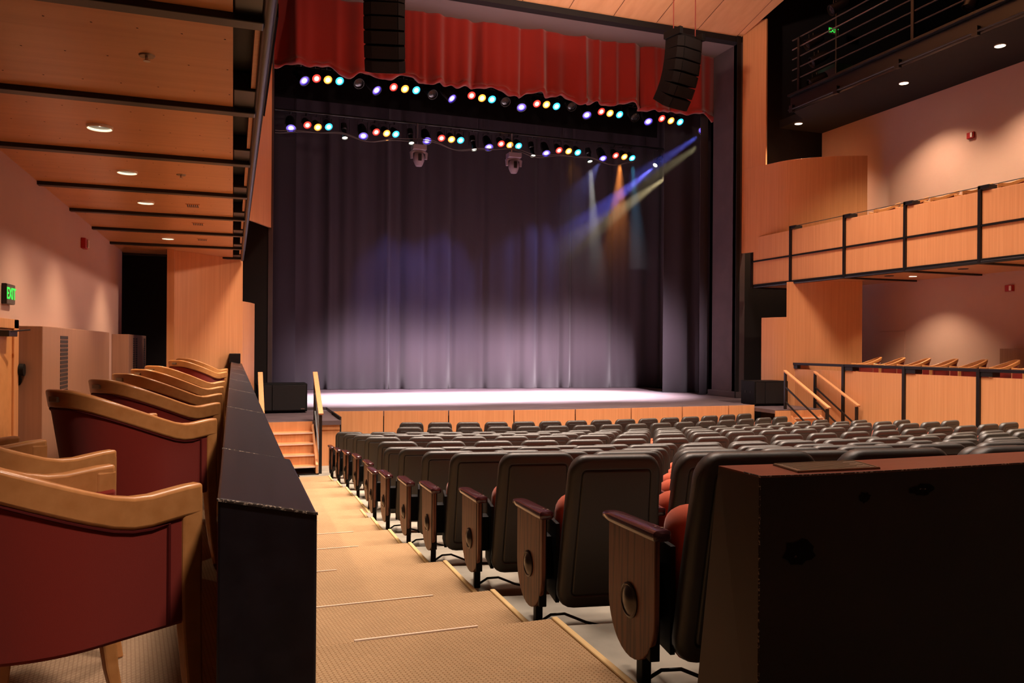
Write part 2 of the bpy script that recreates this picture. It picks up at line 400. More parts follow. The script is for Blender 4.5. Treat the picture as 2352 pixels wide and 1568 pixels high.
# ---- left balcony soffit
sof = struct(empty('soffit_left_balcony'), 'maple panelled underside of the left balcony')
bs = [.79, 2.39, 3.99, 5.56, 7.15, 8.75, 10.35, 11.88, 13.52, 15.1]
for i in range(len(bs) - 1):
    m = MB(); m.box(WL, -.01, bs[i] + .045, bs[i + 1] - .045, H, H + .03)
    m.build('soffit_panel', M['maple_soffit'], sof)
    m = MB()
    for a in range(9):
        for b in (.2, .5, .8):
            y = bs[i] + (bs[i + 1] - bs[i]) * b; x = WL + .12 + a * .205 + .03 * (b - .5)
            m.disc((x, y, H - .0012), (1, 0, 0), (0, 1, 0), .006, 8)
    m.build('screw_heads', M['maple_seam'], sof)
for b in bs:
    m = MB(); m.box(WL - .01, .13, b - .05, b + .05, H - .035, H + .12); m.box(-.005, .13, b - .42, b + .05, H + .0, H + .12)
    m.build('cross_beam', M['black_metal'], sof, bevel=.006)
m = MB(); m.box(WL, .2, -3, 15.1, H + .125, H + .2); m.build('deck', M['black_paint'], sof)
m = MB(); m.box(.095, .13, -3, 15.4, H + .02, H + 1.3); m.build('fascia_board', M['maple'], sof)
m = MB(); m.tube([(.15, -3, H), (.15, 15.4, H)], .03, 16); m.build('edge_tube', M['black_metal'], sof, smooth=True)

# ---- maple wing walls
def wing(name, curve, z0, z1, label, thick=.06, notch=None):
    m = MB()
    c = [Vector((x, y, 0)) for x, y in curve]
    inner = []
    for i, p in enumerate(c):
        d = (c[min(i + 1, len(c) - 1)] - c[max(i - 1, 0)]).normalized(); nrm = Vector((-d.y, d.x, 0)); inner.append(p + nrm * thick)
    rings = []
    for p, q in zip(c, inner): rings.append([(p.x, p.y, z0), (p.x, p.y, z1), (q.x, q.y, z1), (q.x, q.y, z0)])
    m.loft(rings)
    return m.build(name, M['maple'], bevel=.004)
def curve_pts(ps, n=16):
    # Catmull-Rom through ps
    out = []; P = [Vector((*p, 0)) for p in ps]; P = [P[0] * 2 - P[1]] + P + [P[-1] * 2 - P[-2]]
    for i in range(1, len(P) - 2):
        for k in range(n):
            t = k / n; a, b, c, d = P[i - 1], P[i], P[i + 1], P[i + 2]
            q = .5 * (2 * b + (c - a) * t + (2 * a - 5 * b + 4 * c - d) * t * t + (3 * b - a - 3 * c + d) * t ** 3); out.append((q.x, q.y))
    out.append((P[-2].x, P[-2].y)); return out
wl = struct(empty('wing_wall_left'), 'curved maple wing wall at the end of the left box')
o = wing('wall_panel', curve_pts([(-.96, 14.28), (-.45, 14.75), (.166, 15.47)]), 0, H, ''); o.parent = wl
o = wing('wall_panel', curve_pts([(.166, 15.47), (.30, 15.85), (.40, 16.3)]), 0, E + .80, ''); o.parent = wl
m = MB(); m.box(-1.04, -.93, 14.2, 14.4, 0, H); m.build('end_post', M['maple'], wl)
wr = struct(empty('wing_wall_right'), 'curved maple wing wall at the end of the right box')
o = wing('wall_panel', curve_pts([(12.8, 15.87), (13.35, 15.2), (14.05, 14.72)]), 0, E + 1.62, ''); o.parent = wr
o = wing('wall_panel', curve_pts([(12.62, 16.6), (12.68, 16.2), (12.8, 15.87)]), 0, E + .76, ''); o.parent = wr
ul = struct(empty('wing_wall_upper_left'), 'upper maple panel beside the stage on the left')
o = wing('wall_panel', curve_pts([(-.3, 15.9), (.256, 16.65), (.76, 17.66)]), E + 2.516, E + 8.9, ''); o.parent = ul
ur = struct(empty('wing_wall_upper_right'), 'upper maple panel beside the stage on the right')
o = wing('wall_panel', curve_pts([(12.77, 17.66), (13.0, 16.95), (13.24, 16.29), (13.9, 15.65), (14.69, 15.25)]), E + 2.516, E + 4.75, ''); o.parent = ur
o = wing('wall_panel', curve_pts([(12.77, 17.66), (12.86, 17.35), (13.0, 16.97)]), E + 4.75, E + 8.55, ''); o.parent = ur

# ---- right balcony and box fronts
POSTS = [17.4, 15.88, 14.08, 12.39, 10.69, 8.99, 7.3, 5.6]
bal = struct(empty('balcony_front_right'), 'maple panelled front of the right balcony')
box = struct(empty('box_front_right'), 'maple panelled front of the right lower box')
for i in range(len(POSTS) - 1):
    a, b = POSTS[i + 1] + .035, POSTS[i] - .035
    m = MB(); m.box(12.93, 12.97, a, b, E + 1.66, E + 2.25); m.build('panel', M['maple'], bal, bevel=.004)
    m = MB(); m.box(12.93, 12.97, a, b, E + 2.29, E + 2.90); m.build('panel', M['maple'], bal, bevel=.004)
    m = MB(); m.box(12.905, 12.95, a - .04, b + .04, E + 2.25, E + 2.285); m.build('cross_rail', M['black_metal'], bal)
    if i > 0:
        m = MB(); m.box(12.93, 12.97, a, b, 0, E - .51); m.build('panel', M['maple'], box, bevel=.004)
        m = MB(); m.box(12.9, 13.1, a - .03, b + .03, E - .415, E - .358); m.build('cap_rail', M['black_cap'], box, bevel=.006)
for i, p in enumerate(POSTS):
    m = MB(); m.box(12.89, 12.95, p - .03, p + .03, E + 1.58, E + 3.0 if i else E + 2.5); m.box(12.89, 13.1, p - .2 if i else p - .03, p + .03, E + 2.93 if i else E + 2.3, E + 3.0 if i else E + 2.34)
    m.build('post', M['black_metal'], bal, bevel=.004)
    if i > 0:
        m = MB(); m.box(12.89, 12.95, p - .035, p + .035, 0, E - .36); m.box(12.91, 13.1, p - .28, p + .03, E - .50, E - .415)
        m.build('post', M['black_metal'], box, bevel=.004)
m = MB(); m.box(12.9, 13.1, 15.85, 16.1, E - .5, E - .29); m.build('end_block', M['black_metal'], box, bevel=.006)
m = MB(); m.tube([(12.93, 5, E + 1.60), (12.93, 17.3, E + 1.60)], .035, 12); m.build('edge_tube', M['black_metal'], bal, smooth=True)
m = MB(); m.box(12.9, 12.96, 5, 17.3, E + 1.63, E + 1.66); m.build('bottom_rail', M['black_metal'], bal)
m = MB(); m.tube([(12.93, 5, E + 2.985), (12.93, 15.88, E + 2.985)], .008, 8); m.build('top_wire', M['black_metal'], bal)
sor = struct(empty('soffit_right_balcony'), 'maple panelled underside of the right balcony')
for i in range(len(POSTS) - 1):
    m = MB(); m.box(13.0, WR, POSTS[i + 1] + .04, POSTS[i] - .04, E + 1.60, E + 1.618); m.build('soffit_panel', M['maple_soffit'], sor)
for p in POSTS:
    m = MB(); m.box(12.95, WR, p - .045, p + .045, E + 1.565, E + 1.615); m.build('cross_beam', M['black_metal'], sor)

# ---- black technical gallery above
GZ = E + 5.82
gal = struct(empty('gallery'), 'black lighting gallery above the right balcony')
m = MB(); m.prism([(13.0, 2), (WR + 3.5, 2), (WR + 3.5, 17.2), (13.6, 17.2), (13.6, 16.3), (13.0, 15.9)], GZ, GZ + .2); m.build('deck', M['black_wall'], gal)
m = MB(); m.box(12.9, 13.0, 2, 15.9, GZ + .0, GZ + .34); m.box(12.8, 13.1, 2, 15.9, GZ + .34, GZ + .40); m.build('edge_beam', M['black_metal'], gal, bevel=.01)
m = MB()
for y in (15.8, 14.3, 12.55, 10.75, 9): m.box(12.82, 12.9, y - .06, y + .06, GZ - .05, GZ + .12)
m.build('pipe_bracket', M['black_metal'], gal)
m = MB(); m.tube([(12.84, 2, GZ + .02), (12.84, 15.9, GZ + .02)], .022, 10); m.build('lighting_pipe', M['black_metal'], gal, smooth=True)
rail = thing('gallery_railing', 'black pipe railing along the dark gallery edge', 'railing', (12.95, 10, GZ + .4))
for y in (15.65, 12.25, 8.9, 5.5):
    m = MB(); m.box(-.035, .035, y - 10 - .035, y - 10 + .035, 0, 1.35); m.build('post', M['black_metal'], rail)
for z in (.36, .62, .88, 1.12, 1.35):
    m = MB(); m.tube([(0, -7, z), (0, 5.9, z)], .016, 8); m.build('rail', M['steel' if z == 1.12 else 'rail_grey'], rail, smooth=True)

# ---- stage deck
AP = [(1.902, 16.014), (2.9, 15.9), (4.19, 15.63), (5.53, 15.39), (6.87, 15.27), (8.2, 15.27), (9.5, 15.30), (10.72, 15.29), (11.5, 15.38)]
m = MB(); poly = AP + [(11.5, 16.9), (PR + .3, 16.9), (PR + .3, 25.4), (PL - .3, 25.4), (PL - .3, 17.2), (1.902, 17.2)]
m.prism(poly, SZ - .1, SZ); stage = struct(m.build('floor_stage', M['stage_floor']))
PZ = E - 1.40
m = MB(); m.box(-.3, 1.90, 14.75, 17.68, PZ - .08, PZ); m.box(11.5, 12.88, 14.65, 17.68, PZ - .08, PZ); m.box(-.3, 1.9, 14.85, 17.68, 0, PZ - .08)
struct(m.build('floor_stage_wings', M['stage_floor']))
fr = struct(empty('stage_front'), 'maple panelled curved front of the stage apron')
for i in range(len(AP) - 1):
    a, b = Vector((*AP[i], 0)), Vector((*AP[i + 1], 0)); d = (b - a).normalized(); n = Vector((-d.y, d.x, 0))
    a2, b2 = a + d * .012, b - d * .012
    m = MB(); m.prism([tuple((a2 - n * .03).xy), tuple((b2 - n * .03).xy), tuple((b2 + n * .0).xy), tuple((a2 + n * .0).xy)], 0, SZ + .005); m.build('panel', M['maple'], fr)
    m = MB(); m.prism([tuple((a + n * .01).xy), tuple((b + n * .01).xy), tuple((b + n * .03).xy), tuple((a + n * .03).xy)], 0, SZ - .05); m.build('backing', M['black_wall'], fr)
m = MB(); m.box(1.46, 1.88, 14.80, 14.83, 0, PZ - .09); m.box(1.46, 1.88, 14.78, 14.80, PZ - .17, PZ - .02); m.build('panel', M['maple'], fr)
m = MB(); m.box(1.88, 1.91, 14.8, 16.1, 0, SZ); m.build('panel_end', M['black_wall'], fr)
m = MB(); m.box(11.52, 12.88, 14.62, 14.65, 0, PZ - .02); m.build('panel', M['maple'], fr)

# ---- foreground partition
pw = struct(empty('partition_wall'), 'chipped black half wall with brown cap in the right foreground')
PTZ = E - .30
near = [at_z(1745, 1093, PTZ), at_z(1950, 1085, PTZ), at_z(2352, 1062, PTZ)]
near = [(p.x, p.y) for p in near]; d = (near[2][0] - near[1][0], near[2][1] - near[1][1])
near.append((near[2][0] + d[0] * 3, near[2][1] + d[1] * 3.0)); near.append((near[3][0] + d[0] * 6, near[3][1] + d[1] * 7.5))
nc = curve_pts(near, 10)
def offs(c, dist):
    out = []
    for i in range(len(c)):
        a = Vector(c[max(i - 1, 0)]); b = Vector(c[min(i + 1, len(c) - 1)]); dd = (b - a).normalized(); out.append((c[i][0] - dd.y * dist, c[i][1] + dd.x * dist))
    return out
fc = offs(nc, .165); fb = offs(nc, .29)
ext = .022
fc[0] = (nc[0][0] + .0, nc[0][1] + .165); fb[0] = (nc[0][0] + .01, nc[0][1] + .30)
m = MB(); rings = []
for a, b, c in zip(nc, fc, fb): rings.append([(a[0], a[1], E - 1.10), (a[0], a[1], PTZ - .004), (b[0], b[1], PTZ - .004), (c[0], c[1], E - 1.10)])
m.loft(rings, caps=False); m.build('painted_face', M['partition'], pw)
m = MB(); m.add([rings[0][0], rings[0][1], rings[0][2], rings[0][3]], [(0, 1, 2, 3)]); m.build('end_face', M['partition_end'], pw)
m = MB(); m.loft([[(a[0], a[1], PTZ - .004), (a[0], a[1], PTZ), (b[0], b[1], PTZ), (b[0], b[1], PTZ - .004)] for a, b in zip(nc, fc)]); m.build('cap', M['partition_top'], pw)
m = MB(); p0 = Vector((nc[0][0], nc[0][1], 0))
m.tube([(nc[0][0], nc[0][1], E - 1.1), (nc[0][0], nc[0][1], PTZ + .001)], .0022, 8)
m.tube([(q[0], q[1], PTZ - .001) for q in nc[:24]], .0017, 6)
m.tube([(nc[0][0], nc[0][1], PTZ - .0005), (nc[0][0], nc[0][1] + .06, PTZ - .0005)], .002, 6)
m.build('worn_edge', M['chipped'], pw)
# soot-dark scuffs on the painted face
def scuff(px, py, rx, rz, seed):
    rnd = random.Random(seed); m = MB(); c = None
    # find the face point under that pixel
    best = None
    for i in range(len(nc) - 1):
        for k in range(5):
            q = (nc[i][0] + (nc[i + 1][0] - nc[i][0]) * k / 5, nc[i][1] + (nc[i + 1][1] - nc[i][1]) * k / 5)
            x, dd = to_px(q)
            if best is None or abs(x - px) < best[0]: best = (abs(x - px), q, (nc[i + 1][0] - nc[i][0], nc[i + 1][1] - nc[i][1]), dd)
    _, q, dr, dd = best; dr = Vector((dr[0], dr[1], 0)).normalized(); nn = Vector((dr.y, -dr.x, 0)); z = E + ray(px, py).z * dd
    c = Vector((q[0], q[1], z)) + nn * .0015
    pts = []
    for k in range(18):
        a = 2 * PI * k / 18; r = .75 + .4 * rnd.random(); pts.append(c + dr * (rx * r * math.cos(a)) + Vector((0, 0, rz * r * math.sin(a))))
    m.add(pts, [tuple(range(18))]); return m
M['scuff'] = mat('black_touch_up', (.004, .003, .003), .8, .1)
for a in ((1838, 1266, .042, .032, 3), (2118, 1125, .04, .015, 5), (1990, 1142, .018, .014, 8)):
    scuff(*a).build('touch_up_patch', M['scuff'], pw)
for a in ((1829, 1278, .004, .003, 3), (2120, 1122, .012, .0016, 4)):
    scuff(*a).build('chip', M['chipped'], pw).location = (0, -.002, 0)
pl = thing('plaque', 'etched bronze plaque on the brown cap of the foreground half wall', 'plaque', (0, 0, 0))
c4 = [at_z(*q, PTZ + .003) for q in ((1775, 1066), (1962, 1058), (2022, 1074), (1832, 1083))]
cen = sum(c4, Vector()) / 4; pl.location = (cen.x, cen.y, PTZ)
loc4 = [(p - cen) for p in c4]
m = MB(); m.prism([(p.x, p.y) for p in loc4], 0, .004); m.build('plate', mat('plaque_plate', (.16, .115, .075), .45, .5, metal=.5), pl)
m = MB()
for i in range(4):
    a, b = loc4[i], loc4[(i + 1) % 4]; m.bar((a.x * .97, a.y * .97, .004), (b.x * .97, b.y * .97, .004), .004, .003)
for k in range(6):
    f = .16 + k * .135; a = loc4[0].lerp(loc4[3], f); b = loc4[1].lerp(loc4[2], f); a2 = a.lerp(b, .08); b2 = a.lerp(b, .92 if k % 2 else .8)
    m.bar((a2.x, a2.y, .004), (b2.x, b2.y, .004), .003, .002)
m.build('raised_border', M['bronze'], pl)

# ================================================================== AUDITORIUM SEATS
def rr(w_, h_, r, nv=7, nh=5, nc_=5):
    # rounded rectangle in (x, z), centred, evenly ordered points; degenerate sizes allowed
    w2, h2 = max(w_ / 2, .0005), max(h_ / 2, .0005); r = min(r, w2, h2); pts = []
    def corner(cx, cz, a0): return [(cx + r * math.cos(a0 + k * PI / 2 / nc_), cz + r * math.sin(a0 + k * PI / 2 / nc_)) for k in range(nc_ + 1)]
    cs = [corner(w2 - r, h2 - r, 0), corner(-w2 + r, h2 - r, PI / 2), corner(-w2 + r, -h2 + r, PI), corner(w2 - r, -h2 + r, 1.5 * PI)]
    ns = [nh, nv, nh, nv]
    for i in range(4):
        pts += cs[i]; a, b = cs[i][-1], cs[(i + 1) % 4][0]
        for k in range(1, ns[i]): pts.append((a[0] + (b[0] - a[0]) * k / ns[i], a[1] + (b[1] - a[1]) * k / ns[i]))
    return pts
def lean(z):     # how far the back leans towards the rear at height z
    t = (z - .105) / .705
    return -.02 - .12 * t - .02 * t * t
def pad(m, w_, z0, z1, r, prof, taper=0, leanf=lean):
    # prof: list of (inset, y) from front centre round the edge to back centre
    rings = []
    for ins, y in prof:
        pts = rr(w_ - 2 * ins, z1 - z0 - 2 * ins, max(r - ins, .004)); zc = (z0 + z1) / 2
        rings.append([(x * (1 + taper * (z + zc - z0) / (z1 - z0)), y + leanf(z + zc), z + zc) for x, z in pts])
    m.loft(rings, caps=False); return m
PITCH = .535
seat = thing('auditorium_seat', 'x', 'seat')
m = MB(); pad(m, .515, .105, .81, .085, [(.02, .035), (.006, .03), (0, .018), (0, -.012), (.005, -.028), (.016, -.038), (.032, -.042), (.056, -.0445), (.061, -.0450), (.0635, -.036), (.0675, -.036), (.070, -.0465), (.076, -.047), (.12, -.047), (.17, -.047), (.2574, -.047)], -.13)
m.build('back_shell', M['shell'], seat, smooth='all')
m = MB(); pad(m, .50, .09, .78, .08, [(.2499, .085), (.15, .085), (.06, .075), (.02, .055), (.004, .03), (.012, .022)], -.13)
m.build('back_pad', M['red_seat'], seat, smooth='all')
m = MB(); pad(m, .47, .20, .60, .08, [(.2349, .275), (.14, .27), (.07, .255), (.02, .215), (0, .16), (.01, .11), (.04, .075), (.2349, .07)], 0, lambda z: -.02 - .05 * (z - .2) / .38)
m.build('seat_cushion', M['red_seat'], seat, smooth='all')
def armcap():
    m = MB(); rings = []
    for y, z, wd, hh in ((-.085, .535, .017, .009), (-.078, .535, .023, .018), (-.04, .534, .024, .019), (.22, .530, .023, .018), (.27, .529, .021, .014), (.277, .529, .018, .006)):
        rings.append([(px_ , y, z + pz_) for px_, pz_ in rr(wd * 2, hh * 2, .010, 2, 2, 3)])
    m.loft(rings); return m
hx = PITCH / 2
mm = armcap(); mm.v = [(x + hx, y, z) for x, y, z in mm.v]
mm.build('armrest', M['dark_cap'], seat, smooth=True)
m = MB(); m.box(hx - .018, hx + .018, .0, .07, .0, .52); m.box(hx - .03, hx + .03, -.03, .10, 0, .012); m.build('stand', M['black_metal'], seat)
endseat = dup(seat, (0, 0, 0), 0, 'x')
hx = PITCH / 2 + GAP
mm = armcap(); mm.v = [(x * 1.55 - hx - .014, .11 + (y - .096) * 1.12, z) for x, y, z in mm.v]
mm.build('aisle_armrest', M['dark_cap'], endseat, smooth=True)
m = MB()
prof = [(-.06, .515), (-.06, .26)] + [(.1125 - .1725 * math.cos(a), .26 - .18 * math.sin(a)) for a in [k * PI / 16 for k in range(1, 16)]] + [(.285, .26), (.285, .515)]
m.loft([[(-hx - .028, y, z) for y, z in prof], [(-hx - .006, y, z) for y, z in prof]])
pnl = m.build('end_panel', M['oak'], endseat, bevel=.004)
m = MB(); rings = []
for r, x in ((.060, 0), (.060, .006), (.053, .009), (.049, .006), (.044, .007), (.030, .015), (.012, .019), (.002, .0195)):
    rings.append([(-hx - .028 - x, .115 + r * math.cos(2 * PI * k / 28), .275 + r * math.sin(2 * PI * k / 28)) for k in range(28)])
m.loft(rings); m.build('medallion', mat('dark_bronze_disc', (.055, .042, .034), .28, .6, metal=.7), pnl, smooth=True)
m = MB(); m.box(-hx - .006, -hx + .03, .04, .10, .0, .52); m.box(-hx - .006, -hx + .032, -.035, .27, .115, .505); m.box(-hx + .085, -hx + .105, .0, .25, .12, .48); m.box(-hx, -hx + .1, .1, .2, .2, .4); m.build('end_stand', M['speaker'], endseat, bevel=.003)
m = MB(); m.tube([(-hx + .05, .515 * 0 - .02, .537), (-hx + .05, -.02, .537)], .001, 4)
m = MB(); m.disc((-hx + .006, -.05, .5548), (1, 0, 0), (0, 1, 0), .006, 10); m.disc((-hx - .008, -.03, .5548), (1, 0, 0), (0, 1, 0), .005, 10); m.build('armrest_screws', M['bronze'], endseat)
KIDS.clear()
n_seats = 0
rowname = {13: 'front', **{13 - i: ORD[i + 1] for i in range(1, 14)}}
for k in range(14):
    xe, te, z = ROWS[k]; R = RAD[k]; tc = te + math.sqrt(R * R - (XC - xe) ** 2)
    xr_end = 11.75 if k < 12 else (11.3 if k == 12 else 11.05)
    a0 = -math.asin((XC - xe) / R); da = PITCH * RSX[k] / R
    n = int((math.asin((xr_end - XC) / R) - a0 - GAP / R) / da)
    for i in range(n):
        a = a0 + da * (i + .5) + GAP / R
        x = XC + R * math.sin(a); y = tc - R * math.cos(a)
        px, dd = to_px((x - .3, y)); py = VH + F * (E - z - .82) / dd
        if px > 2385 or dd < 1.0: continue
        src = endseat if i == 0 else seat
        side = 'on the left aisle' if i == 0 else ('at the right-hand end' if i == n - 1 else ORD[i + 1] + ' from the left aisle')
        lab = 'dark auditorium seat ' + side + (', front row' if k == 13 else ', ' + rowname[k] + ' row back from the stage')
        dup(src, (x, y, z), a, lab, 'auditorium seats in curved rows'); n_seats += 1
        LAST[0].scale = (RSX[k], 1, RSZ[k])
        if i == 0:      # the end standard stands square to the aisle
            hq = PITCH / 2 + GAP; pv = Vector((-hq, .1, 0)); rm = Matrix.Rotation(-a, 3, 'Z')
            for c in LAST[1:]:
                if c.name.split('.')[0] in ('end_panel', 'aisle_armrest', 'armrest_screws'): c.rotation_euler = (0, 0, -a); c.location = pv - rm @ pv
for o in (seat, endseat):
    for c, gs in [(c, kids(c)) for c in kids(o)]:
        for g in gs: bpy.data.objects.remove(g)
        bpy.data.objects.remove(c)
    bpy.data.objects.remove(o)
KIDS.clear()
# cables under the aisle-end seats
for k in range(6):
    xe, te, z = ROWS[k]; m = MB()
    pts = [(.0, .07, .012), (.05, .05, .05), (.11, .02, .06), (.2, -.03, .03), (.30, -.07, .012), (.42, -.09, .010)]
    m.tube(pts, .007, 8)
    o = m.build('floor_cable', M['cable'], smooth=True); o.location = (xe + .03, te, z); o.rotation_euler = (0, 0, -.1)
    tag(o, 'short black cable on the concrete beside the aisle seat of the ' + rowname[k] + ' row', 'cable', 'cables under the aisle-end seats')

# ================================================================== BOX ARMCHAIRS
A_, YB, YF = .235, -.24, .255
def chair_path(n=44):
    pts = [(-A_ + .012, YF)]
    for k in range(1, 6): pts.append((-A_ + .012 * (1 - k / 6), YF * (1 - k / 6)))
    for k in range(n + 1):
        a = -PI / 2 + PI * k / n; sx = math.sin(a); cx_ = math.cos(a)
        pts.append((A_ * math.copysign(abs(sx) ** .96, sx), YB * abs(cx_) ** .96))
    for k in range(5, 0, -1): pts.append((A_ - .012 * (1 - k / 6), YF * (1 - k / 6)))
    pts.append((A_ - .012, YF)); return pts
CP = chair_path()
LEN = [0]
for i in range(1, len(CP)): LEN.append(LEN[-1] + math.dist(CP[i], CP[i - 1]))
def sm(t): t = max(0, min(1, t)); return t * t * (3 - 2 * t)
def top_z(i):
    l = abs(LEN[i] - LEN[-1] / 2); hl = LEN[-1] / 2
    return .645 + .165 * (1 - sm((l - .05) / (hl * .74))) + .020 * sm((l - hl * .64) / (hl * .36))
def backness(i): return 1 - sm((abs(LEN[i] - LEN[-1] / 2) - .08) / .40)
def nrm(i):
    a = Vector(CP[max(i - 1, 0)]); b = Vector(CP[min(i + 1, len(CP) - 1)]); d = (b - a).normalized(); return Vector((d.y, -d.x))   # outward... checked below
def sheet(m, off0, off1, zf0, zf1, ends=True, i0=0, i1=None):
    rings = []
    for i in range(i0, i1 or len(CP)):
        p = Vector(CP[i]); n_ = nrm(i); bk = backness(i); ring = []
        zs0, zs1 = zf0(i), zf1(i)
        for off, z in ((off0, zs0), (off0, zs1), (off1, zs1), (off1, zs0)):
            q = p + n_ * off; ring.append((q.x, q.y - .085 * bk * (z - .33) / .48, z))
        rings.append(ring)
    return m.loft(rings, caps=ends)
sgn = 1 if nrm(len(CP) // 2).y < 0 else -1
chair = thing('armchair', 'x', 'chair')
m = MB(); sheet(m, -.020 * sgn, .020 * sgn, lambda i: top_z(i) - .075, top_z)
m.build('top_rail', M['chair_wood'], chair, smooth=35, bevel=.009, seg=3)
m = MB(); sheet(m, -.028 * sgn, .012 * sgn, lambda i: .335, lambda i: top_z(i) - .066, True, 0, len(CP))
m.build('upholstered_shell', M['box_red'], chair, smooth=35, bevel=.01)
m = MB()
for off in (.013,):
    pts = []
    for i in range(2, len(CP) - 2):
        p = Vector(CP[i]) + nrm(i) * (off * sgn); z = top_z(i) - .078; pts.append((p.x, p.y - .085 * backness(i) * (z - .33) / .48, z))
    a, b = pts[0], pts[-1]
    m.tube([(a[0], a[1], .345)] + pts + [(b[0], b[1], .345)], .005, 6)
m.build('piping', M['piping'], chair, smooth=True)
for s in (-1, 1):
    m = MB(); rings = []
    for z, yo, wy, wx in ((.648, 0, .026, .0202), (.60, 0, .026, .0202), (.45, 0, .026, .019), (.33, .002, .025, .018), (.2, .010, .021, .016), (.1, .022, .018, .014), (0, .042, .015, .013)):
        x = s * (A_ - .012); rings.append([(x + wx * i, YF - .026 + yo + wy * j, z) for i, j in ((-1, -1), (1, -1), (1, 1), (-1, 1))])
    m.loft(rings); m.build('leg', M['chair_wood'], chair, bevel=.006)
    m = MB(); rings = []
    for z, yo, wd in ((.34, 0, .020), (.2, -.012, .018), (0, -.055, .014)):
        rings.append([(s * .15 + wd * i, -.15 + yo + wd * j, z) for i, j in ((-1, -1), (1, -1), (1, 1), (-1, 1))])
    m.loft(rings); m.build('leg', M['chair_wood'], chair, bevel=.004)
m = MB(); m.prism([(x, y) for x, y in [(-.205, .24), (.205, .24), (.20, -.03), (.15, -.13), (0, -.195), (-.15, -.13), (-.20, -.03)]][::-1], .33, .455)
m.build('seat_cushion', M['box_red'], chair, bevel=.03, seg=3)
i = len(CP) // 2; zt = top_z(i)
m = MB(); m.box(-.032, .032, YB - .0245 - .082, YB - .019 - .075, zt - .050, zt - .028); m.build('name_plate', M['bronze'], chair, bevel=.003)
KIDS.clear()
def place_chair(post, psi, zf, label, group, mirror=False, which=1):
    # post: floor position of the front post nearest the parapet; psi: facing, clockwise from the stage direction
    rz = -psi; c, s = math.cos(rz), math.sin(rz); lx, ly = which * (A_ - .012), YF
    dup(chair, (post[0] - (lx * c - ly * s), post[1] - (lx * s + ly * c), zf), rz, label, group)
G1 = 'armchairs in the left box'
for k, (px, py) in enumerate(((474, 1105), (504, 959), (512, 923), (515, 902.5), (517, 886.5), (519.5, 874), (526, 853), (527, 846))):
    p = at_z(px, py, BF + .665)
    psi = math.radians((58, 52, 50, 49, 48, 46, 42, 40)[k])
    lab = ('crimson armchair nearest the viewer beside the left parapet', 'crimson armchair with small metal plate, second from the viewer beside the left parapet', 'crimson armchair third from the viewer along the left parapet',
           'crimson armchair fourth from the viewer along the left parapet', 'crimson armchair fifth from the viewer along the left parapet', 'crimson armchair sixth from the viewer along the left parapet', 'crimson armchair seventh from the viewer along the left parapet', 'crimson armchair at the stage end of the left parapet')[k]
    place_chair((min(p.x, -.075), p.y), psi, BF, lab, G1)
p = at_z(262, 1031, BF + .665); place_chair((p.x, p.y), math.radians(54), BF, 'crimson armchair in the inner row, mostly hidden behind the nearest armchair', G1)
p = at_z(41, 1000, BF + .665); place_chair((p.x, p.y), math.radians(52), BF, 'crimson armchair at the left picture edge in front of the door', G1)
dup(chair, (-2.3, 15.0, BF), -1.2, 'armchair in the dark opening behind the second wall cabinet', G1)
G2 = 'armchairs in the right lower box'
for k, px in enumerate((1996, 2028, 2080, 2136, 2192, 2268, 2362)):
    dup(chair, (13.56, 14.1 - .66 * k, BF), math.radians(60), 'crimson armchair behind the right box rail, ' + ('nearest the stage', 'second from the stage', 'third from the stage', 'fourth from the stage', 'fifth from the stage', 'sixth from the stage', 'at the right picture edge')[k], G2)
G3 = 'armchairs on the right balcony'
for k, px in enumerate((2030, 2095, 2150, 2235, 2300, 2370)):
    dup(chair, (13.56, 13.6 - .74 * k, E + 2.40), math.radians(58), 'crimson armchair behind the balcony front, ' + ('nearest the stage', 'second from the stage', 'third from the stage', 'fourth from the stage', 'fifth from the stage', 'at the right picture edge')[k], G3)
for c, gs in [(c, kids(c)) for c in kids(chair)]:
    for g in gs: bpy.data.objects.remove(g)
    bpy.data.objects.remove(c)
bpy.data.objects.remove(chair); KIDS.clear()

# ================================================================== LEFT WALL
d = struct(empty('door_1'), 'maple door with frame in the left wall')
m = MB(); m.box(WL - .02, WL + .03, 7.78, 7.93, E - 1.95, E + .2); m.box(WL - .02, WL + .03, 6.7, 7.93, E + .12, E + .2); m.box(WL - .02, WL + .03, 6.6, 6.75, E - 1.95, E + .2); m.build('door_frame', M['maple'], d, bevel=.004)
m = MB(); m.box(WL - .02, WL + .012, 6.75, 7.78, E - 1.94, E + .11); m.build('door_leaf', M['maple_soffit'], d)
m = MB(); m.box(WL + .02, WL + .09, 7.35, 7.62, E + .05, E + .10); m.bar((WL + .08, 7.4, E + .09), (WL + .16, 7.7, E + .11), .02, .012); m.build('door_closer', M['black_metal'], d, bevel=.004)
dv = thing('wall_device', 'small black wall device between the door and the near wall cabinet', 'device', (WL, 8.0, E - .28))
m = MB(); m.tube([(0, -.05, .04), (.07, -.05, .04)], .055, 18); m.build('housing', M['speaker'], dv, smooth=True)
m = MB(); m.tube([(.02, -.05, .03), (.03, -.02, -.05), (.01, .02, -.10)], .016, 8); m.build('arm', M['speaker'], dv, smooth=True)
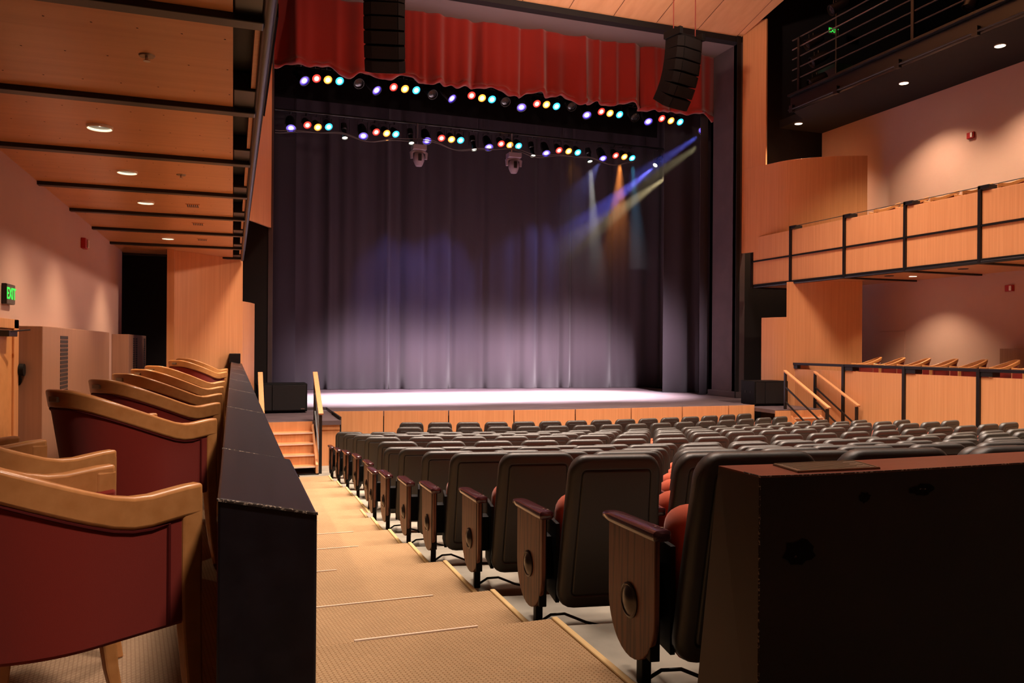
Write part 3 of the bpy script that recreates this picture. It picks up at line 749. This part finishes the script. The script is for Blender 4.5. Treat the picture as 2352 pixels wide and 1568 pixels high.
def wall_cabinet(label, x0, x1, y0, y1, z0, z1, grilles, face='x'):
    t = thing('wall_cabinet', label, 'cabinet', ((x0 + x1) / 2, (y0 + y1) / 2, z0)); ox, oy = t.location.x, t.location.y
    m = MB(); m.box(x0 - ox, x1 - ox, y0 - oy, y1 - oy, 0, z1 - z0); m.build('body', M['cabinet'], t, bevel=.006)
    for (ya, yb, za, zb) in grilles:
        xf = x1 - ox if face == 'x' else x0 - ox; sg = 1 if face == 'x' else -1
        m = MB(); nn = 16
        for q in range(nn):
            z = za + (zb - za) * q / nn; m.box(min(xf, xf + sg * .004), max(xf, xf + sg * .004), ya - oy, yb - oy, z - z0, z - z0 + (zb - za) / nn * .72)
        m.build('grille', M['vent_dark'], t)
    return t
wall_cabinet('tall wood wall cabinet with one dark grille beside the door', WL, WL + .20, 8.0, 12.0, E - 1.95, E + .15, [(8.75, 9.12, E - .58, E + .08)])
wall_cabinet('smaller wood wall cabinet with slotted grilles near the black opening', WL, WL + .24, 13.75, 16.4, E - 1.95, E + .145, [(14.35, 14.55, E - .5, E + .10), (14.72, 14.95, E - .5, E + .10), (16.0, 16.25, E - .45, E + .10)])
def alarm(loc, label, nx):
    t = thing('fire_alarm', label, 'fire alarm', loc); s = nx
    m = MB(); m.box(min(0, s * .055), max(0, s * .055), -.085, .085, -.065, .065); m.build('housing', M['alarm_red'], t, bevel=.006)
    m = MB(); m.box(min(s * .055, s * .075), max(s * .055, s * .075), (.015 if s > 0 else -.065), (.065 if s > 0 else -.015), -.05, .05); m.build('strobe', M['white_plastic'], t, bevel=.008)
p = at_x(188, 559, WL); alarm(p, 'red fire alarm strobe on the left plaster wall below the soffit', 1)
p = at_x(2232, 311, WR); alarm(p, 'red fire alarm strobe on the upper right wall above the balcony', -1)
p = at_x(2321, 662, WR); alarm(p, 'red fire alarm strobe on the right wall above the lower box', -1)
def exit_sign(loc, rz, label, w_=.32, h_=.19):
    t = thing('exit_sign', label, 'exit sign', loc, rz)
    m = MB(); m.box(-w_ / 2, w_ / 2, -.035, .0, -h_ / 2, h_ / 2); m.build('housing', M['black_metal'], t, bevel=.004)
    m = MB(); m.box(-w_ / 2 + .004, w_ / 2 - .004, -.040, -.035, -h_ / 2 + .004, h_ / 2 - .004); m.build('face_plate', M['sign_face'], t)
    cu = bpy.data.curves.new('exit_lettering', 'FONT'); cu.body = 'EXIT'; cu.size = h_ * .80; cu.align_x = 'CENTER'; cu.align_y = 'CENTER'; cu.extrude = .001; cu.offset = .002
    cu.materials.append(M['green_glow'])
    tmp = bpy.data.objects.new('tmp_text', cu); col.objects.link(tmp); bpy.context.view_layer.update()
    me = bpy.data.meshes.new_from_object(tmp.evaluated_get(bpy.context.evaluated_depsgraph_get())); bpy.data.objects.remove(tmp)
    o = bpy.data.objects.new('lettering', me); col.objects.link(o); o.parent = t; o.location = (0, -.0415, 0); o.rotation_euler = (PI / 2, 0, 0)
    return t
p = at_x(16, 676, WL); t = exit_sign((WL, p.y - .04, p.z), PI / 2, 'green lit EXIT sign over the door on the left wall', .26, .17)
p = at_y(1912, 72, 16.9); exit_sign((p.x, 16.9, p.z), 0, 'green lit EXIT sign deep in the dark gallery', .34, .2)

# ================================================================== SOFFIT FITTINGS
def downlight(p, label, group, r=.088, lit=165, full=False, aim=None):
    t = thing('downlight', label, 'ceiling light', p, 0, group)
    m = MB(); rings = []
    for rad, z in ((r, .0), (r, -.016), (r - .006, -.020), (r - .010, -.016), (r - .010, -.001)): rings.append([(rad * math.cos(2 * PI * k / 32), rad * math.sin(2 * PI * k / 32), z) for k in range(32)])
    m.loft(rings, caps=False); m.build('trim_ring', M['trim_white'], t, smooth=30)
    m = MB(); m.cyl((0, 0, -.001), (0, 0, -.003), r - .010, n=32); m.build('lamp', M['lamp_glow'] if full else M['black_metal'], t)
    o = lamp('SPOT', (0, 0, -.006), (0, 0, -1), lit, (1, .74, .48), .03, 110, .8, 'downlight_lamp'); o.parent = t
    if not full:
        o = lamp('POINT', (0, 0, -.014), (0, 0, -1), .3, (1, .88, .66), .004, name='downlight_glow'); o.parent = t
    return t
G = 'downlights in the left soffit'
for k, (px, py) in enumerate(((228, 290), (292, 393), (333, 463), (385, 546))):
    p = at_z(px, py, H); downlight((-.92, p.y, H), ('round downlight in the left soffit nearest the viewer', 'round downlight in the left soffit, second from the viewer', 'round downlight in the left soffit, third from the viewer', 'round downlight in the left soffit farthest from the viewer')[k], G)
for px, py, lab in ((337, 127, 'sprinkler head in the nearest left soffit panel'), (416, 401, 'sprinkler head in the left soffit beside the second downlight')):
    p = at_z(px, py, H); t = thing('sprinkler', lab, 'sprinkler', p)
    m = MB(); m.cyl((0, 0, 0), (0, 0, -.008), .042, .038, 24); m.build('escutcheon', M['bronze'], t, smooth=30)
    m = MB(); m.cyl((0, 0, -.008), (0, 0, -.03), .009, n=10); m.cyl((0, 0, -.03), (0, 0, -.033), .018, n=14); m.build('deflector', M['steel'], t)
for px, py, lab in ((443, 472, 'small grille in the left soffit, nearest of three'), (455, 514, 'small grille in the left soffit, middle of three'), (465, 550, 'small grille in the left soffit, farthest of three')):
    p = at_z(px, py, H); t = thing('ceiling_grille', lab, 'vent', p, 0, 'grilles in the left soffit')
    m = MB(); m.box(-.075, .075, -.10, .10, -.006, 0); m.build('frame', M['maple_soffit'], t)
    m = MB()
    for k in range(6): m.box(-.06 + k * .021, -.048 + k * .021, -.09, .09, -.008, -.006)
    m.build('slots', M['vent_dark'], t)
p = at_z(2097, 633, E + 1.6); downlight((p.x, p.y, E + 1.6), 'bright downlight in the right balcony soffit', 'downlights in the right soffit', full=True, lit=260)
for y in (5.2, 8.6): lamp('SPOT', (14.1, y, E + 1.55), (14.1, y, 0), 260, (1, .74, .48), .05, 110, .8, 'soffit_lamp')
for y in (4.5, 7.8): lamp('SPOT', (13.75, y, GZ - .05), (13.75, y, 0), 700, (1, .74, .48), .05, 110, .8, 'gallery_lamp')
for px, py, lab in ((2042, 633, 'unlit round fitting in the right soffit nearer the stage'), (2212, 617, 'unlit round fitting in the right soffit farther from the stage')):
    p = at_z(px, py, E + 1.6); t = thing('ceiling_fitting', lab, 'ceiling light', p, 0, 'unlit fittings in the right soffit')
    m = MB(); m.cyl((0, 0, 0), (0, 0, -.012), .10, .09, 24); m.build('cover', M['vent_dark'], t, smooth=30)
for k, (px, py) in enumerate(((1834, 283), (2076, 190), (2297, 104))):
    p = at_z(px, py, GZ); downlight((p.x, p.y, GZ), 'bright downlight under the black gallery, ' + ('nearest the stage', 'middle of three', 'farthest from the stage')[k], 'downlights under the gallery', .10, 700, True)

# ================================================================== RIGHT WALL
d = struct(empty('door_2'), 'flush plaster coloured door in the right box wall')
p0 = at_x(2020, 800, WR).y; p1 = at_x(2079, 800, WR).y
m = MB(); m.box(WR - .015, WR, min(p0, p1), max(p0, p1), BF, E + .42); m.build('door_leaf', M['plaster'], d, bevel=.004)
p = at_x(2296, 800, 14.75); wall_cabinet('wood wall cabinet behind the armchairs of the right lower box', WR - .25, WR, p.y - 3.5, p.y, BF, E + .02, [], 'n')

# ================================================================== STAGE DRAPES
def drape(name, x0, x1, yf, z0, z1, material, amp, seed, n, label, cat, hem=False, nz=14, sag=0):
    rnd = random.Random(seed); folds = []; x = x0
    while x < x1:
        folds.append((x, (.35 + .65 * rnd.random()) * (1 if rnd.random() < .6 else .35), .06 + .16 * rnd.random(), rnd.choice((1, -1)))); x += .16 + .42 * rnd.random()
    ph = [rnd.random() * 6.28 for _ in range(6)]
    def dy(x, tz):
        v = .30 * math.sin(2.1 * x + ph[0]) + .22 * math.sin(5.3 * x + ph[1]) + .16 * math.sin(9.7 * x + ph[2])
        for fx, a, wd, s in folds:
            q = (x - fx) / wd
            if abs(q) < 3: v += s * a * math.exp(-q * q) * (.8 if q > 0 else .8)
        return v * amp * (.55 + .45 * tz)
    m = MB(); rings = []
    for j in range(nz + 1):
        tz = j / nz; row = []
        for i in range(n + 1):
            x = x0 + (x1 - x0) * i / n
            zb = z0 + (.05 * math.sin(3.1 * x + ph[3]) + .035 * math.sin(7.3 * x + ph[4]) + .018 * math.sin(19 * x + ph[5]) if hem else 0)
            row.append((x, yf(x) - dy(x, tz), z1 + (zb - z1) * tz))
        rings.append(row)
    if hem:     # rolled lower edge
        last = rings[-1]; prev = last
        for oy, oz in ((-.035, -.012), (-.05, -.045), (-.02, -.075), (.05, -.085)):
            rings.append([(p[0], p[1] + oy * (1 + .6 * math.sin(11 * p[0] + ph[1])), p[2] + oz * (1 + .5 * math.sin(6.1 * p[0] + ph[2]))) for p in last])
    m.loft(rings, close=False, caps=False)
    o = m.build(name, material, smooth='all'); so = o.modifiers.new('thickness', 'SOLIDIFY'); so.thickness = .012
    return tag(o, label, cat)
drape('valance', .55, PR + .05, lambda x: 18.86, E + 6.56, E + 8.2, M['velvet_red'], .21, 11, 900, 'red velvet valance hanging across the top of the stage opening', 'curtain', True)
drape('back_curtain', .3, 13.6, lambda x: 24.0 - (x - 1.8) * .10, SZ + .01, E + 9.5, M['velour_black'], .16, 5, 1100, 'wide black pleated curtain across the back of the stage', 'curtain', False, 8)
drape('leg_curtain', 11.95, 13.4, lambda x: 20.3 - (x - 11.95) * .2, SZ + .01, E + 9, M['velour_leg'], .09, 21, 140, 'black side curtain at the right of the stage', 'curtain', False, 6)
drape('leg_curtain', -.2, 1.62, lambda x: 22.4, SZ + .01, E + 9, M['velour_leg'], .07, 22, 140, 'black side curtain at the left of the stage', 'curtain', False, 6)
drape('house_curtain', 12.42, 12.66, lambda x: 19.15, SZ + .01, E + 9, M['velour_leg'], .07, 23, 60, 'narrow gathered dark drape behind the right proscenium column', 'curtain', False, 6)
m = MB(); m.box(.95, 11.9, 20.62, 20.64, E + 6.25, E + 10); tag(m.build('border_curtain', M['border']), 'black border curtain above the front lighting batten', 'curtain')

# ================================================================== STAGE LIGHTS
BAR1 = [('blue', 697, 183), ('red', 727, 180), ('amber', 753, 183), ('cyan', 780, 186), ('off', 823, 190), ('blue', 863, 205), ('red', 904, 200), ('amber', 930, 204), ('cyan', 956, 207), ('off', 992, 215),
        ('blue', 1036, 224), ('red', 1083, 219), ('amber', 1107, 225), ('cyan', 1130, 228), ('off', 1160, 232), ('blue', 1197, 244), ('red', 1233, 238), ('amber', 1255, 240), ('cyan', 1278, 244), ('off', 1312, 243),
        ('blue', 1347, 262), ('red', 1381, 256), ('amber', 1401, 260), ('cyan', 1423, 263), ('off', 1457, 268), ('blue', 1488, 277), ('red', 1520, 272), ('amber', 1541, 277), ('cyan', 1562, 280)]
BAR2 = [('blue', 668, 292), ('red', 706, 287), ('amber', 730, 292), ('cyan', 755, 291), ('white', 792, 316), ('blue', 834, 310), ('red', 864, 303), ('amber', 888, 306), ('cyan', 909, 308), ('white', 945, 328), ('blue', 980, 321),
        ('red', 1014, 317), ('amber', 1037, 320), ('cyan', 1058, 322), ('white', 1089, 343), ('blue', 1122, 336), ('red', 1151, 330), ('amber', 1171, 333), ('cyan', 1191, 335), ('white', 1224, 357), ('blue', 1254, 350),
        ('red', 1284, 345), ('amber', 1306, 347), ('cyan', 1327, 350), ('white', 1355, 370), ('blue', 1384, 362), ('red', 1414, 357), ('amber', 1434, 360), ('cyan', 1452, 363), ('white', 1505, 379)]
def housing_mesh(kind):
    m = MB()
    if kind == 'white':    # long ellipsoidal
        prof = [(.03, .30), (.075, .29), (.085, .18), (.085, .12), (.06, .10), (.06, -.10), (.085, -.115), (.085, -.16), (.078, -.16), (.074, -.13)]
    elif kind == 'blue' or kind == 'off':
        prof = [(.04, .26), (.10, .24), (.12, .12), (.12, -.17), (.135, -.18), (.135, -.20), (.118, -.20), (.114, -.16)]
    else:
        prof = [(.035, .15), (.075, .13), (.098, .02), (.100, -.13), (.110, -.135), (.110, -.155), (.106, -.155), (.100, -.12)]
    rings = [[(r * math.cos(2 * PI * k / 20), r * math.sin(2 * PI * k / 20), z) for k in range(20)] for r, z in prof]
    m.loft(rings, caps=False); m.f.append(tuple(range(20))); return m
PRE = {}
def stage_light(kind, pos, aim, zbar, label, group, ybar=None):
    t = thing('stage_light', label, 'stage light', pos, 0, group)
    if kind not in PRE:
        hk = kind if kind in ('white', 'blue', 'off') else 'par'
        h = housing_mesh(hk).build('housing', M['black_metal'], t, smooth=35)
        zl, rl = {'white': (-.135, .074), 'blue': (-.165, .114), 'off': (-.165, .114), 'par': (-.135, .105)}[hk]
        m = MB(); rings = []
        for f, dz in ((1, 0), (.75, -.012), (.4, -.022), (.02, -.026)): rings.append([(rl * f * math.cos(2 * PI * k / 20), rl * f * math.sin(2 * PI * k / 20), zl + dz) for k in range(20)])
        m.loft(rings, caps=False); l = m.build('lens', LENS.get(kind, M['lens_off']), h, smooth='all')
        PRE[kind] = (h, l)
    else:
        h0, l0 = PRE[kind]; h = h0.copy(); col.objects.link(h); h.parent = t; l = l0.copy(); col.objects.link(l); l.parent = h
    h.rotation_euler = Vector(aim).to_track_quat('-Z', 'Y').to_euler()
    m = MB(); dz = max(zbar - pos[2], .16)
    yw = .118 if kind in ('red', 'amber', 'cyan') else .135; dz = zbar - pos[2]; dy = (ybar - pos[1]) if ybar else 0; hz = max(dz - .06, .10)
    m.tube([(-yw, 0, -.02), (-yw, 0, hz), (yw, 0, hz), (yw, 0, -.02)], .009, 6); 
    if dz > .6:
        m.build('yoke', M['black_metal'], t); m = MB(); m.tube([(0, 0, hz), (0, dy, dz)], .018, 8); m.build('hanger', M['black_metal'], t)
    else:
        m.tube([(0, 0, hz), (0, dy, dz)], .018, 8); m.build('yoke', M['black_metal'], t)
    return t, h
rnd = random.Random(3)
CNT = {}
BY = {1: 19.3, 2: 21.5}
barz = {1: E + 6.42 + .30, 2: E + 5.86 + .32}
cn = {'blue': 'blue', 'red': 'red', 'amber': 'amber', 'cyan': 'cyan', 'white': 'white', 'off': 'unlit'}
for bi, lst in ((1, BAR1), (2, BAR2)):
    tot = {}
    for c, *_ in lst: tot[c] = tot.get(c, 0) + 1
    for c, px, py in lst:
        CNT[(bi, c)] = CNT.get((bi, c), 0) + 1; nth = CNT[(bi, c)]
        p = at_y(px, py, BY[bi])
        if c == 'white' and px > 1500: aim = (-.75, -.35, -.8)
        elif c == 'white': aim = (.05, -.35, -1)
        elif c == 'blue': aim = ((.55 if px < 1100 and bi == 1 else .1) * (1 if bi == 1 else .4) * (1 if px < 1150 else -.3), -.75, -.9)
        else: aim = (.25 if px < 1000 else .05, -.85, -.75)
        back = Vector(aim).normalized() * -.14
        lab = f"{cn[c]} stage light, {ORD[nth]} {cn[c]} one from the left on the {'front' if bi == 1 else 'rear'} batten"
        stage_light(c, (p.x + back.x, BY[bi] + back.y, p.z + back.z), aim, barz[bi], lab, 'stage lights on the front batten' if bi == 1 else 'stage lights on the rear batten', BY[bi])
p = at_y(1618, 300, 19.6); stage_light('blue', (p.x, 19.6, p.z + .1), (-.6, -.4, -.8), barz[1], 'lone blue stage light below the right end of the valance', 'stage lights on the front batten', BY[1])
for bi in (1, 2):
    m = MB(); m.tube([(1.0, BY[bi], barz[bi]), (12.95, BY[bi], barz[bi])], .03, 12)
    t = thing('lighting_batten', ('front' if bi == 1 else 'rear') + ' black pipe carrying a row of coloured stage lights', 'pipe', (6.6, BY[bi], barz[bi]))
    o = m.build('pipe', M['black_metal'], t, smooth=True); o.location = (-6.6, -BY[bi], -barz[bi])
    m = MB()
    for x in (1.5, 4, 6.6, 9.2, 12): m.tube([(x, BY[bi], barz[bi]), (x, BY[bi], E + 11.995)], .006, 6)
    o = m.build('lift_lines', M['black_metal'], t); o.location = (-6.6, -BY[bi], -barz[bi])
m = MB(); pts = []
for i in range(90):
    x = 1.0 + i * .118; pts.append((x, BY[2] - .12, E + 5.62 + .07 * math.cos(x * 2.6) + .03 * math.sin(x * 5.1)))
m.tube(pts, .014, 6); m.tube([(x, y - .06, z + .05 * math.sin(x * 1.7)) for x, y, z in pts], .012, 6)
tag(m.build('lighting_cable', mat('grey_cable', (.10, .08, .07), .5, .4), smooth=True), 'looping cables slung under the rear lighting batten', 'cable')
for px, py, lab in ((962, 340, 'grey moving head light hanging upside down left of stage centre'), (1180, 358, 'grey moving head light hanging upside down near stage centre')):
    p = at_y(px, py, BY[2] - .2); t = thing('moving_head_light', lab, 'stage light', (p.x, BY[2] - .2, p.z), 0, 'moving head lights')
    m = MB(); m.box(-.19, .19, -.16, .16, -.07, .07); m.box(-.012, .012, .15, .2, 0, max(.1, barz[2] - p.z)); m.build('base', M['moving_head'], t, bevel=.02)
    m = MB()
    m.tube([(s * a, 0, b) for s, a, b in ((-1, .20, -.30), (-1, .21, -.14), (-1, .13, -.085), (1, .13, -.085), (1, .21, -.14), (1, .20, -.30))], [.04, .05, .05, .05, .05, .04], 10)
    m.build('yoke', M['moving_head'], t, smooth=True)
    m = MB(); rings = [[(r * math.cos(2 * PI * k / 20), r * .95 * math.sin(2 * PI * k / 20), z) for k in range(20)] for r, z in ((.06, -.13), (.12, -.15), (.16, -.26), (.15, -.36), (.11, -.46), (.085, -.50), (.03, -.50))]
    m.loft(rings); hd = m.build('head', M['moving_head'], t, smooth=True)
    m = MB(); m.box(-.05, .05, -.165, -.13, -.38, -.18); m.build('vent', M['black_metal'], hd, bevel=.02)

# beams of the lamps that show in the haze, at the fixtures of the rear batten
def beam(px, py, y, d, e, c, ang, dz=-.12):
    p = at_y(px, py, y); lamp('SPOT', (p.x + d[0] * .12, y + d[1] * .12, p.z + d[2] * .12), (p.x + d[0], y + d[1], p.z + d[2]), e, c, .05, ang, .7, 'stage_beam')
beam(1355, 372, 21.5, (.03, -.10, -1), 5000, (1, .97, .88), 12)
beam(1424, 366, 21.5, (-.10, -.15, -1), 4500, (1, .30, .06), 24)
beam(1452, 366, 21.5, (.0, -.15, -1), 1500, (.1, .6, 1), 14)
beam(1505, 381, 21.5, (-.95, -.10, -.75), 7000, (.16, .16, 1), 15)
beam(1545, 396, 21.5, (-.95, -.10, -.66), 5000, (1, .8, .42), 12)
beam(1618, 303, 19.6, (-.95, .1, -.66), 3500, (.16, .18, 1), 13)
beam(1640, 312, 19.6, (-.9, .1, -.62), 2200, (1, .85, .45), 11)
for px, py in ((792, 318), (945, 330), (1224, 359), (1089, 345)): beam(px, py, 21.5, (.02, -.15, -1), 300, (.9, .95, 1), 13)
for px, py in ((888, 308), (1171, 335), (1306, 349)): beam(px, py, 21.5, (0, -.6, -1), 200, (1, .35, .06), 40)
for px, py, dx in ((834, 312, .34), (1122, 338, -.28), (1384, 364, -.55)): beam(px, py, 21.5, (dx, .42, -1), 420, (.30, .32, 1), 44)
hz = bpy.data.materials.new('stage_haze'); hz.use_nodes = True; nt = hz.node_tree; nt.nodes.clear()
vo = nt.nodes.new('ShaderNodeOutputMaterial'); vsn = nt.nodes.new('ShaderNodeVolumeScatter'); vsn.inputs['Density'].default_value = .018; vsn.inputs['Anisotropy'].default_value = .25
tcn = nt.nodes.new('ShaderNodeTexCoord'); sx = nt.nodes.new('ShaderNodeSeparateXYZ'); nt.links.new(tcn.outputs['Object'], sx.inputs[0])
def ramp(sock, a, b):
    n = nt.nodes.new('ShaderNodeMapRange'); n.interpolation_type = 'SMOOTHSTEP'; n.inputs['From Min'].default_value = a; n.inputs['From Max'].default_value = b; nt.links.new(sock, n.inputs['Value']); return n.outputs[0]
def mul(a, b):
    n = nt.nodes.new('ShaderNodeMath'); n.operation = 'MULTIPLY'; nt.links.new(a, n.inputs[0])
    if isinstance(b, float): n.inputs[1].default_value = b
    else: nt.links.new(b, n.inputs[1])
    return n.outputs[0]
nt.links.new(mul(mul(ramp(sx.outputs['Z'], E + 1.2, E + 4.4), ramp(sx.outputs['X'], 8.0, 10.0)), .028), vsn.inputs['Density'])
nt.links.new(vsn.outputs[0], vo.inputs['Volume'])
m = MB(); m.box(8.0, 12.9, 20.95, 22.1, E + 1.2, E + 6.0); o = m.build('stage_haze', hz); o['kind'] = 'stuff'; tag(o, 'thin theatrical haze in the lamp beams at the right of the rear batten', 'haze')
m = MB(); m.box(10.6, 12.62, 19.35, 20.0, E + 2.2, E + 6.2); o = m.build('stage_haze', hz); o['kind'] = 'stuff'; tag(o, 'thin theatrical haze around the lone blue lamp below the valance', 'haze')

# ================================================================== LOUDSPEAKERS
def line_array(x, y, ztop, zceil, label, rz):
    t = thing('line_array', label, 'loudspeaker', (x, y, ztop), rz, 'hanging line array loudspeakers')
    m = MB()
    for s in (-1, 1): m.box(s * .37 - .05, s * .37 + .05, -.25, .25, .0, .16)
    m.box(-.41, .41, -.06, .06, .06, .14); m.build('rigging_frame', M['speaker'], t, bevel=.01)
    m = MB()
    for s in (-1, 1):
        m.tube([(s * .36, 0, .1), (s * .36, 0, zceil - ztop)], .012, 8); m.cyl((s * .36, 0, zceil - ztop - .03), (s * .36, 0, zceil - ztop), .05, n=14)
    m.build('rod', M['rod'], t)
    pos = Vector((0, 0, 0)); ang = math.radians(2); hgt = .245
    for i in range(6):
        ang += math.radians((2, 3, 5, 7, 8, 8)[i])
        dn = Vector((0, math.sin(ang), -math.cos(ang))); fw = Vector((0, -math.cos(ang), -math.sin(ang))); X = Vector((1, 0, 0))
        c = pos + dn * (hgt / 2)
        m = MB(); rings = []
        for s in (-.5, .5):
            q = c + dn * (hgt * .97 * s); rings.append([q + X * a + fw * b for a, b in ((-.40, .16), (-.27, .25), (.27, .25), (.40, .16), (.38, -.22), (.24, -.34), (-.24, -.34), (-.38, -.22))])
        m.loft(rings); bx = m.build('cabinet', M['speaker'], t, bevel=.008)
        m = MB(); m.obox(c + fw * .255, X, fw, dn, .255, .008, hgt * .465)
        for s in (-1, 1):
            ax = (X * (s * .14) + fw * -.09).normalized(); m.obox(c + X * (s * .337) + fw * .208, ax, ax.cross(dn), dn, .078, .008, hgt * .465)
        m.build('grille', M['array_grille'], bx, bevel=.004)
        pos = pos + dn * hgt
ztop = E + 6.98
p = at_y(883, 100, 15.5); line_array(p.x, 15.5, ztop, ceil_z(15.5), 'curved black line array hanging left in front of the red valance', math.radians(-14))
p = at_y(1572, 100, 15.5); line_array(p.x, 15.5, ztop, ceil_z(15.5), 'curved black line array hanging right in front of the red valance', math.radians(16))
def subwoofer(x, y, z, wx, label, rz, hz=.60):
    t = thing('subwoofer', label, 'loudspeaker', (x, y, z), rz, 'subwoofers on the stage wings')
    m = MB(); m.box(-wx / 2, wx / 2, -.3, .3, .03, hz); m.build('cabinet', M['speaker'], t, bevel=.012)
    m = MB()
    m.box(-wx / 2 + .03, -.2 * wx + .0, -.318, -.3, .06, hz - .03); m.box(-.2 * wx + .012, wx / 2 - .03, -.318, -.3, .06, hz - .03); m.build('grille', M['grille'], t, bevel=.004)
    m = MB(); m.box(wx / 2 - .13, wx / 2 - .055, -.3215, -.318, .075, .092); m.build('badge', M['steel'], t)
    for sx in (-1, 1):
        m = MB(); m.box(sx * wx * .42 - .04, sx * wx * .42 + .04, -.26, .26, 0, .03); m.build('foot', M['speaker'], t)
    m = MB()
    for yy in (-.12, .1): m.box(-wx / 2 - .004, -wx / 2, yy - .03, yy + .03, .30, .36)
    m.build('side_socket', M['grille'], t)
subwoofer(.95, 16.9, PZ, 1.0, 'black subwoofer cabinet on the left stage wing behind the steps', 0)
subwoofer(12.26, 16.0, PZ, .92, 'black subwoofer cabinet on the right stage wing beside the rail', math.radians(-4))

# ================================================================== STAGE STEPS AND HANDRAILS
def stage_steps(x0, x1, label):
    t = thing('stage_steps', label, 'steps', ((x0 + x1) / 2, 14.2, 0)); ox, oy = (x0 + x1) / 2, 14.2
    n = 5; rise = PZ / (n + 0.0); run = .2
    for k in range(n - 1):
        z = PZ - rise * (k + 1); y1 = 14.74 - run * k
        m = MB(); m.box(x0 - ox, x1 - ox, y1 - run - .03 - oy, y1 - oy, z - .03, z); m.build('tread', M['maple'], t, bevel=.004)
        if k:
            m = MB(); m.box(x0 - ox, x1 - ox, y1 - .02 - oy, y1 - oy, z, z + rise - .03); m.build('riser', M['maple'], t)
        m = MB(); m.box(x0 - ox, x1 - ox, y1 - run - .036 - oy, y1 - run - .03 - oy, z - .028, z - .002); m.build('nosing', M['strip'], t)
    m = MB(); m.box(x0 - ox, x1 - ox, 14.72 - oy, 14.74 - oy, PZ - rise, PZ - .002); m.build('riser', M['maple'], t)
    for x in (x0, x1):
        m = MB(); y = [14.74, 13.86]; m.loft([[(x - ox - .02, 14.74 - oy, PZ - .05), (x - ox - .02, 13.86 - oy, .2), (x - ox - .02, 13.86 - oy, .04), (x - ox - .02, 14.74 - oy, .04)], [(x - ox + .02, 14.74 - oy, PZ - .05), (x - ox + .02, 13.86 - oy, .2), (x - ox + .02, 13.86 - oy, .04), (x - ox + .02, 14.74 - oy, .04)]]); m.build('stringer', M['maple'], t)
    m = MB(); m.box(x0 - ox - .03, x1 - ox + .03, 13.82 - oy, 13.88 - oy, 0, .05); m.box(x0 - ox - .03, x0 - ox + .03, 13.82 - oy, 14.74 - oy, 0, .05); m.box(x1 - ox - .03, x1 - ox + .03, 13.82 - oy, 14.74 - oy, 0, .05); m.build('base_frame', M['black_metal'], t)
    return t
stage_steps(.55, 1.38, 'short maple steps up to the left stage wing')
stage_steps(11.95, 12.75, 'short maple steps up to the right stage wing')
def handrail(x, y0, z0, y1, z1, f0, f1, label):
    # y0: stage end; y1: lower end
    t = thing('handrail', label, 'handrail', (x, (y0 + y1) / 2, 0), 0, 'handrails of the stage steps'); oy = (y0 + y1) / 2
    m = MB(); m.bar((0, y0 + .03 - oy, z0), (0, y1 - .06 - oy, z1), .085, .035); m.build('wooden_rail', M['maple'], t, bevel=.006)
    for y, zf, zt in ((y0, f0, z0), (y1, f1, z1)):
        m = MB(); m.box(-.025, .025, y - .025 - oy, y + .025 - oy, zf, zt - .02); m.build('post', M['black_metal'], t)
    for f in (.42, .80):
        m = MB(); m.bar((0, y0 - oy, z0 - (z0 - f0) * f), (0, y1 - oy, z1 - (z1 - f1) * f), .03, .03); m.build('lower_rail', M['black_metal'], t)
handrail(1.44, 14.9, E - .515, 13.92, E - 1.20, PZ, 0, 'wood topped black handrail on the right of the left stage steps')
handrail(.47, 14.9, E - .515, 13.92, E - 1.20, PZ, 0, 'wood topped black handrail on the left of the left stage steps')
handrail(11.92, 14.8, E - .52, 13.45, E - 1.27, PZ, 0, 'wood topped black handrail on the left of the right stage steps')
handrail(12.8, 14.85, E - .55, 13.55, E - 1.25, PZ, 0, 'wood topped black handrail on the right of the right stage steps')

# ================================================================== GALLERY LIGHTS
bm_ = at_x(1921, 100, 13.35)
t = thing('lighting_boom', 'vertical pipe in the dark gallery holding small spotlights', 'pipe', (13.35, bm_.y, GZ + .2))
m = MB(); m.tube([(0, 0, 0), (0, 0, 2.6)], .03, 10); m.build('pipe', M['black_metal'], t, smooth=True)
m = MB(); m.cyl((0, 0, 0), (0, 0, .03), .2, n=20); m.build('base', M['black_metal'], t)
for k, (px, py) in enumerate(((1868, 95), (1880, 135), (1876, 185), (1925, 15))):
    p = at_x(px, py, 13.2); stage_light('off', (13.2, p.y, max(p.z, GZ + .45)), (-.75, .25, -.45), max(p.z, GZ + .45) + .2, 'unlit spotlight on the gallery boom, ' + ('second from the top', 'third from the top', 'lowest of four', 'topmost of four')[k], 'spotlights on the gallery boom')
p = at_x(2235, 8, 13.2); stage_light('off', (13.2, p.y, p.z + .1), (-.3, .2, -.9), p.z + .4, 'dim green edged spotlight hung at the top right of the gallery', 'spotlights on the gallery')
t = thing('equipment_case', 'dim green equipment panel standing in the dark gallery', 'cabinet', (14.4, at_x(1920, 150, 14.4).y, GZ + .2))
m = MB(); m.box(-.3, .3, -.35, .35, 0, 1.1); m.build('body', M['green_dim'], t, bevel=.02)
m = MB(); m.box(-.304, -.3, -.3, .3, .1, 1.0); m.build('front_panel', M['vent_dark'], t)
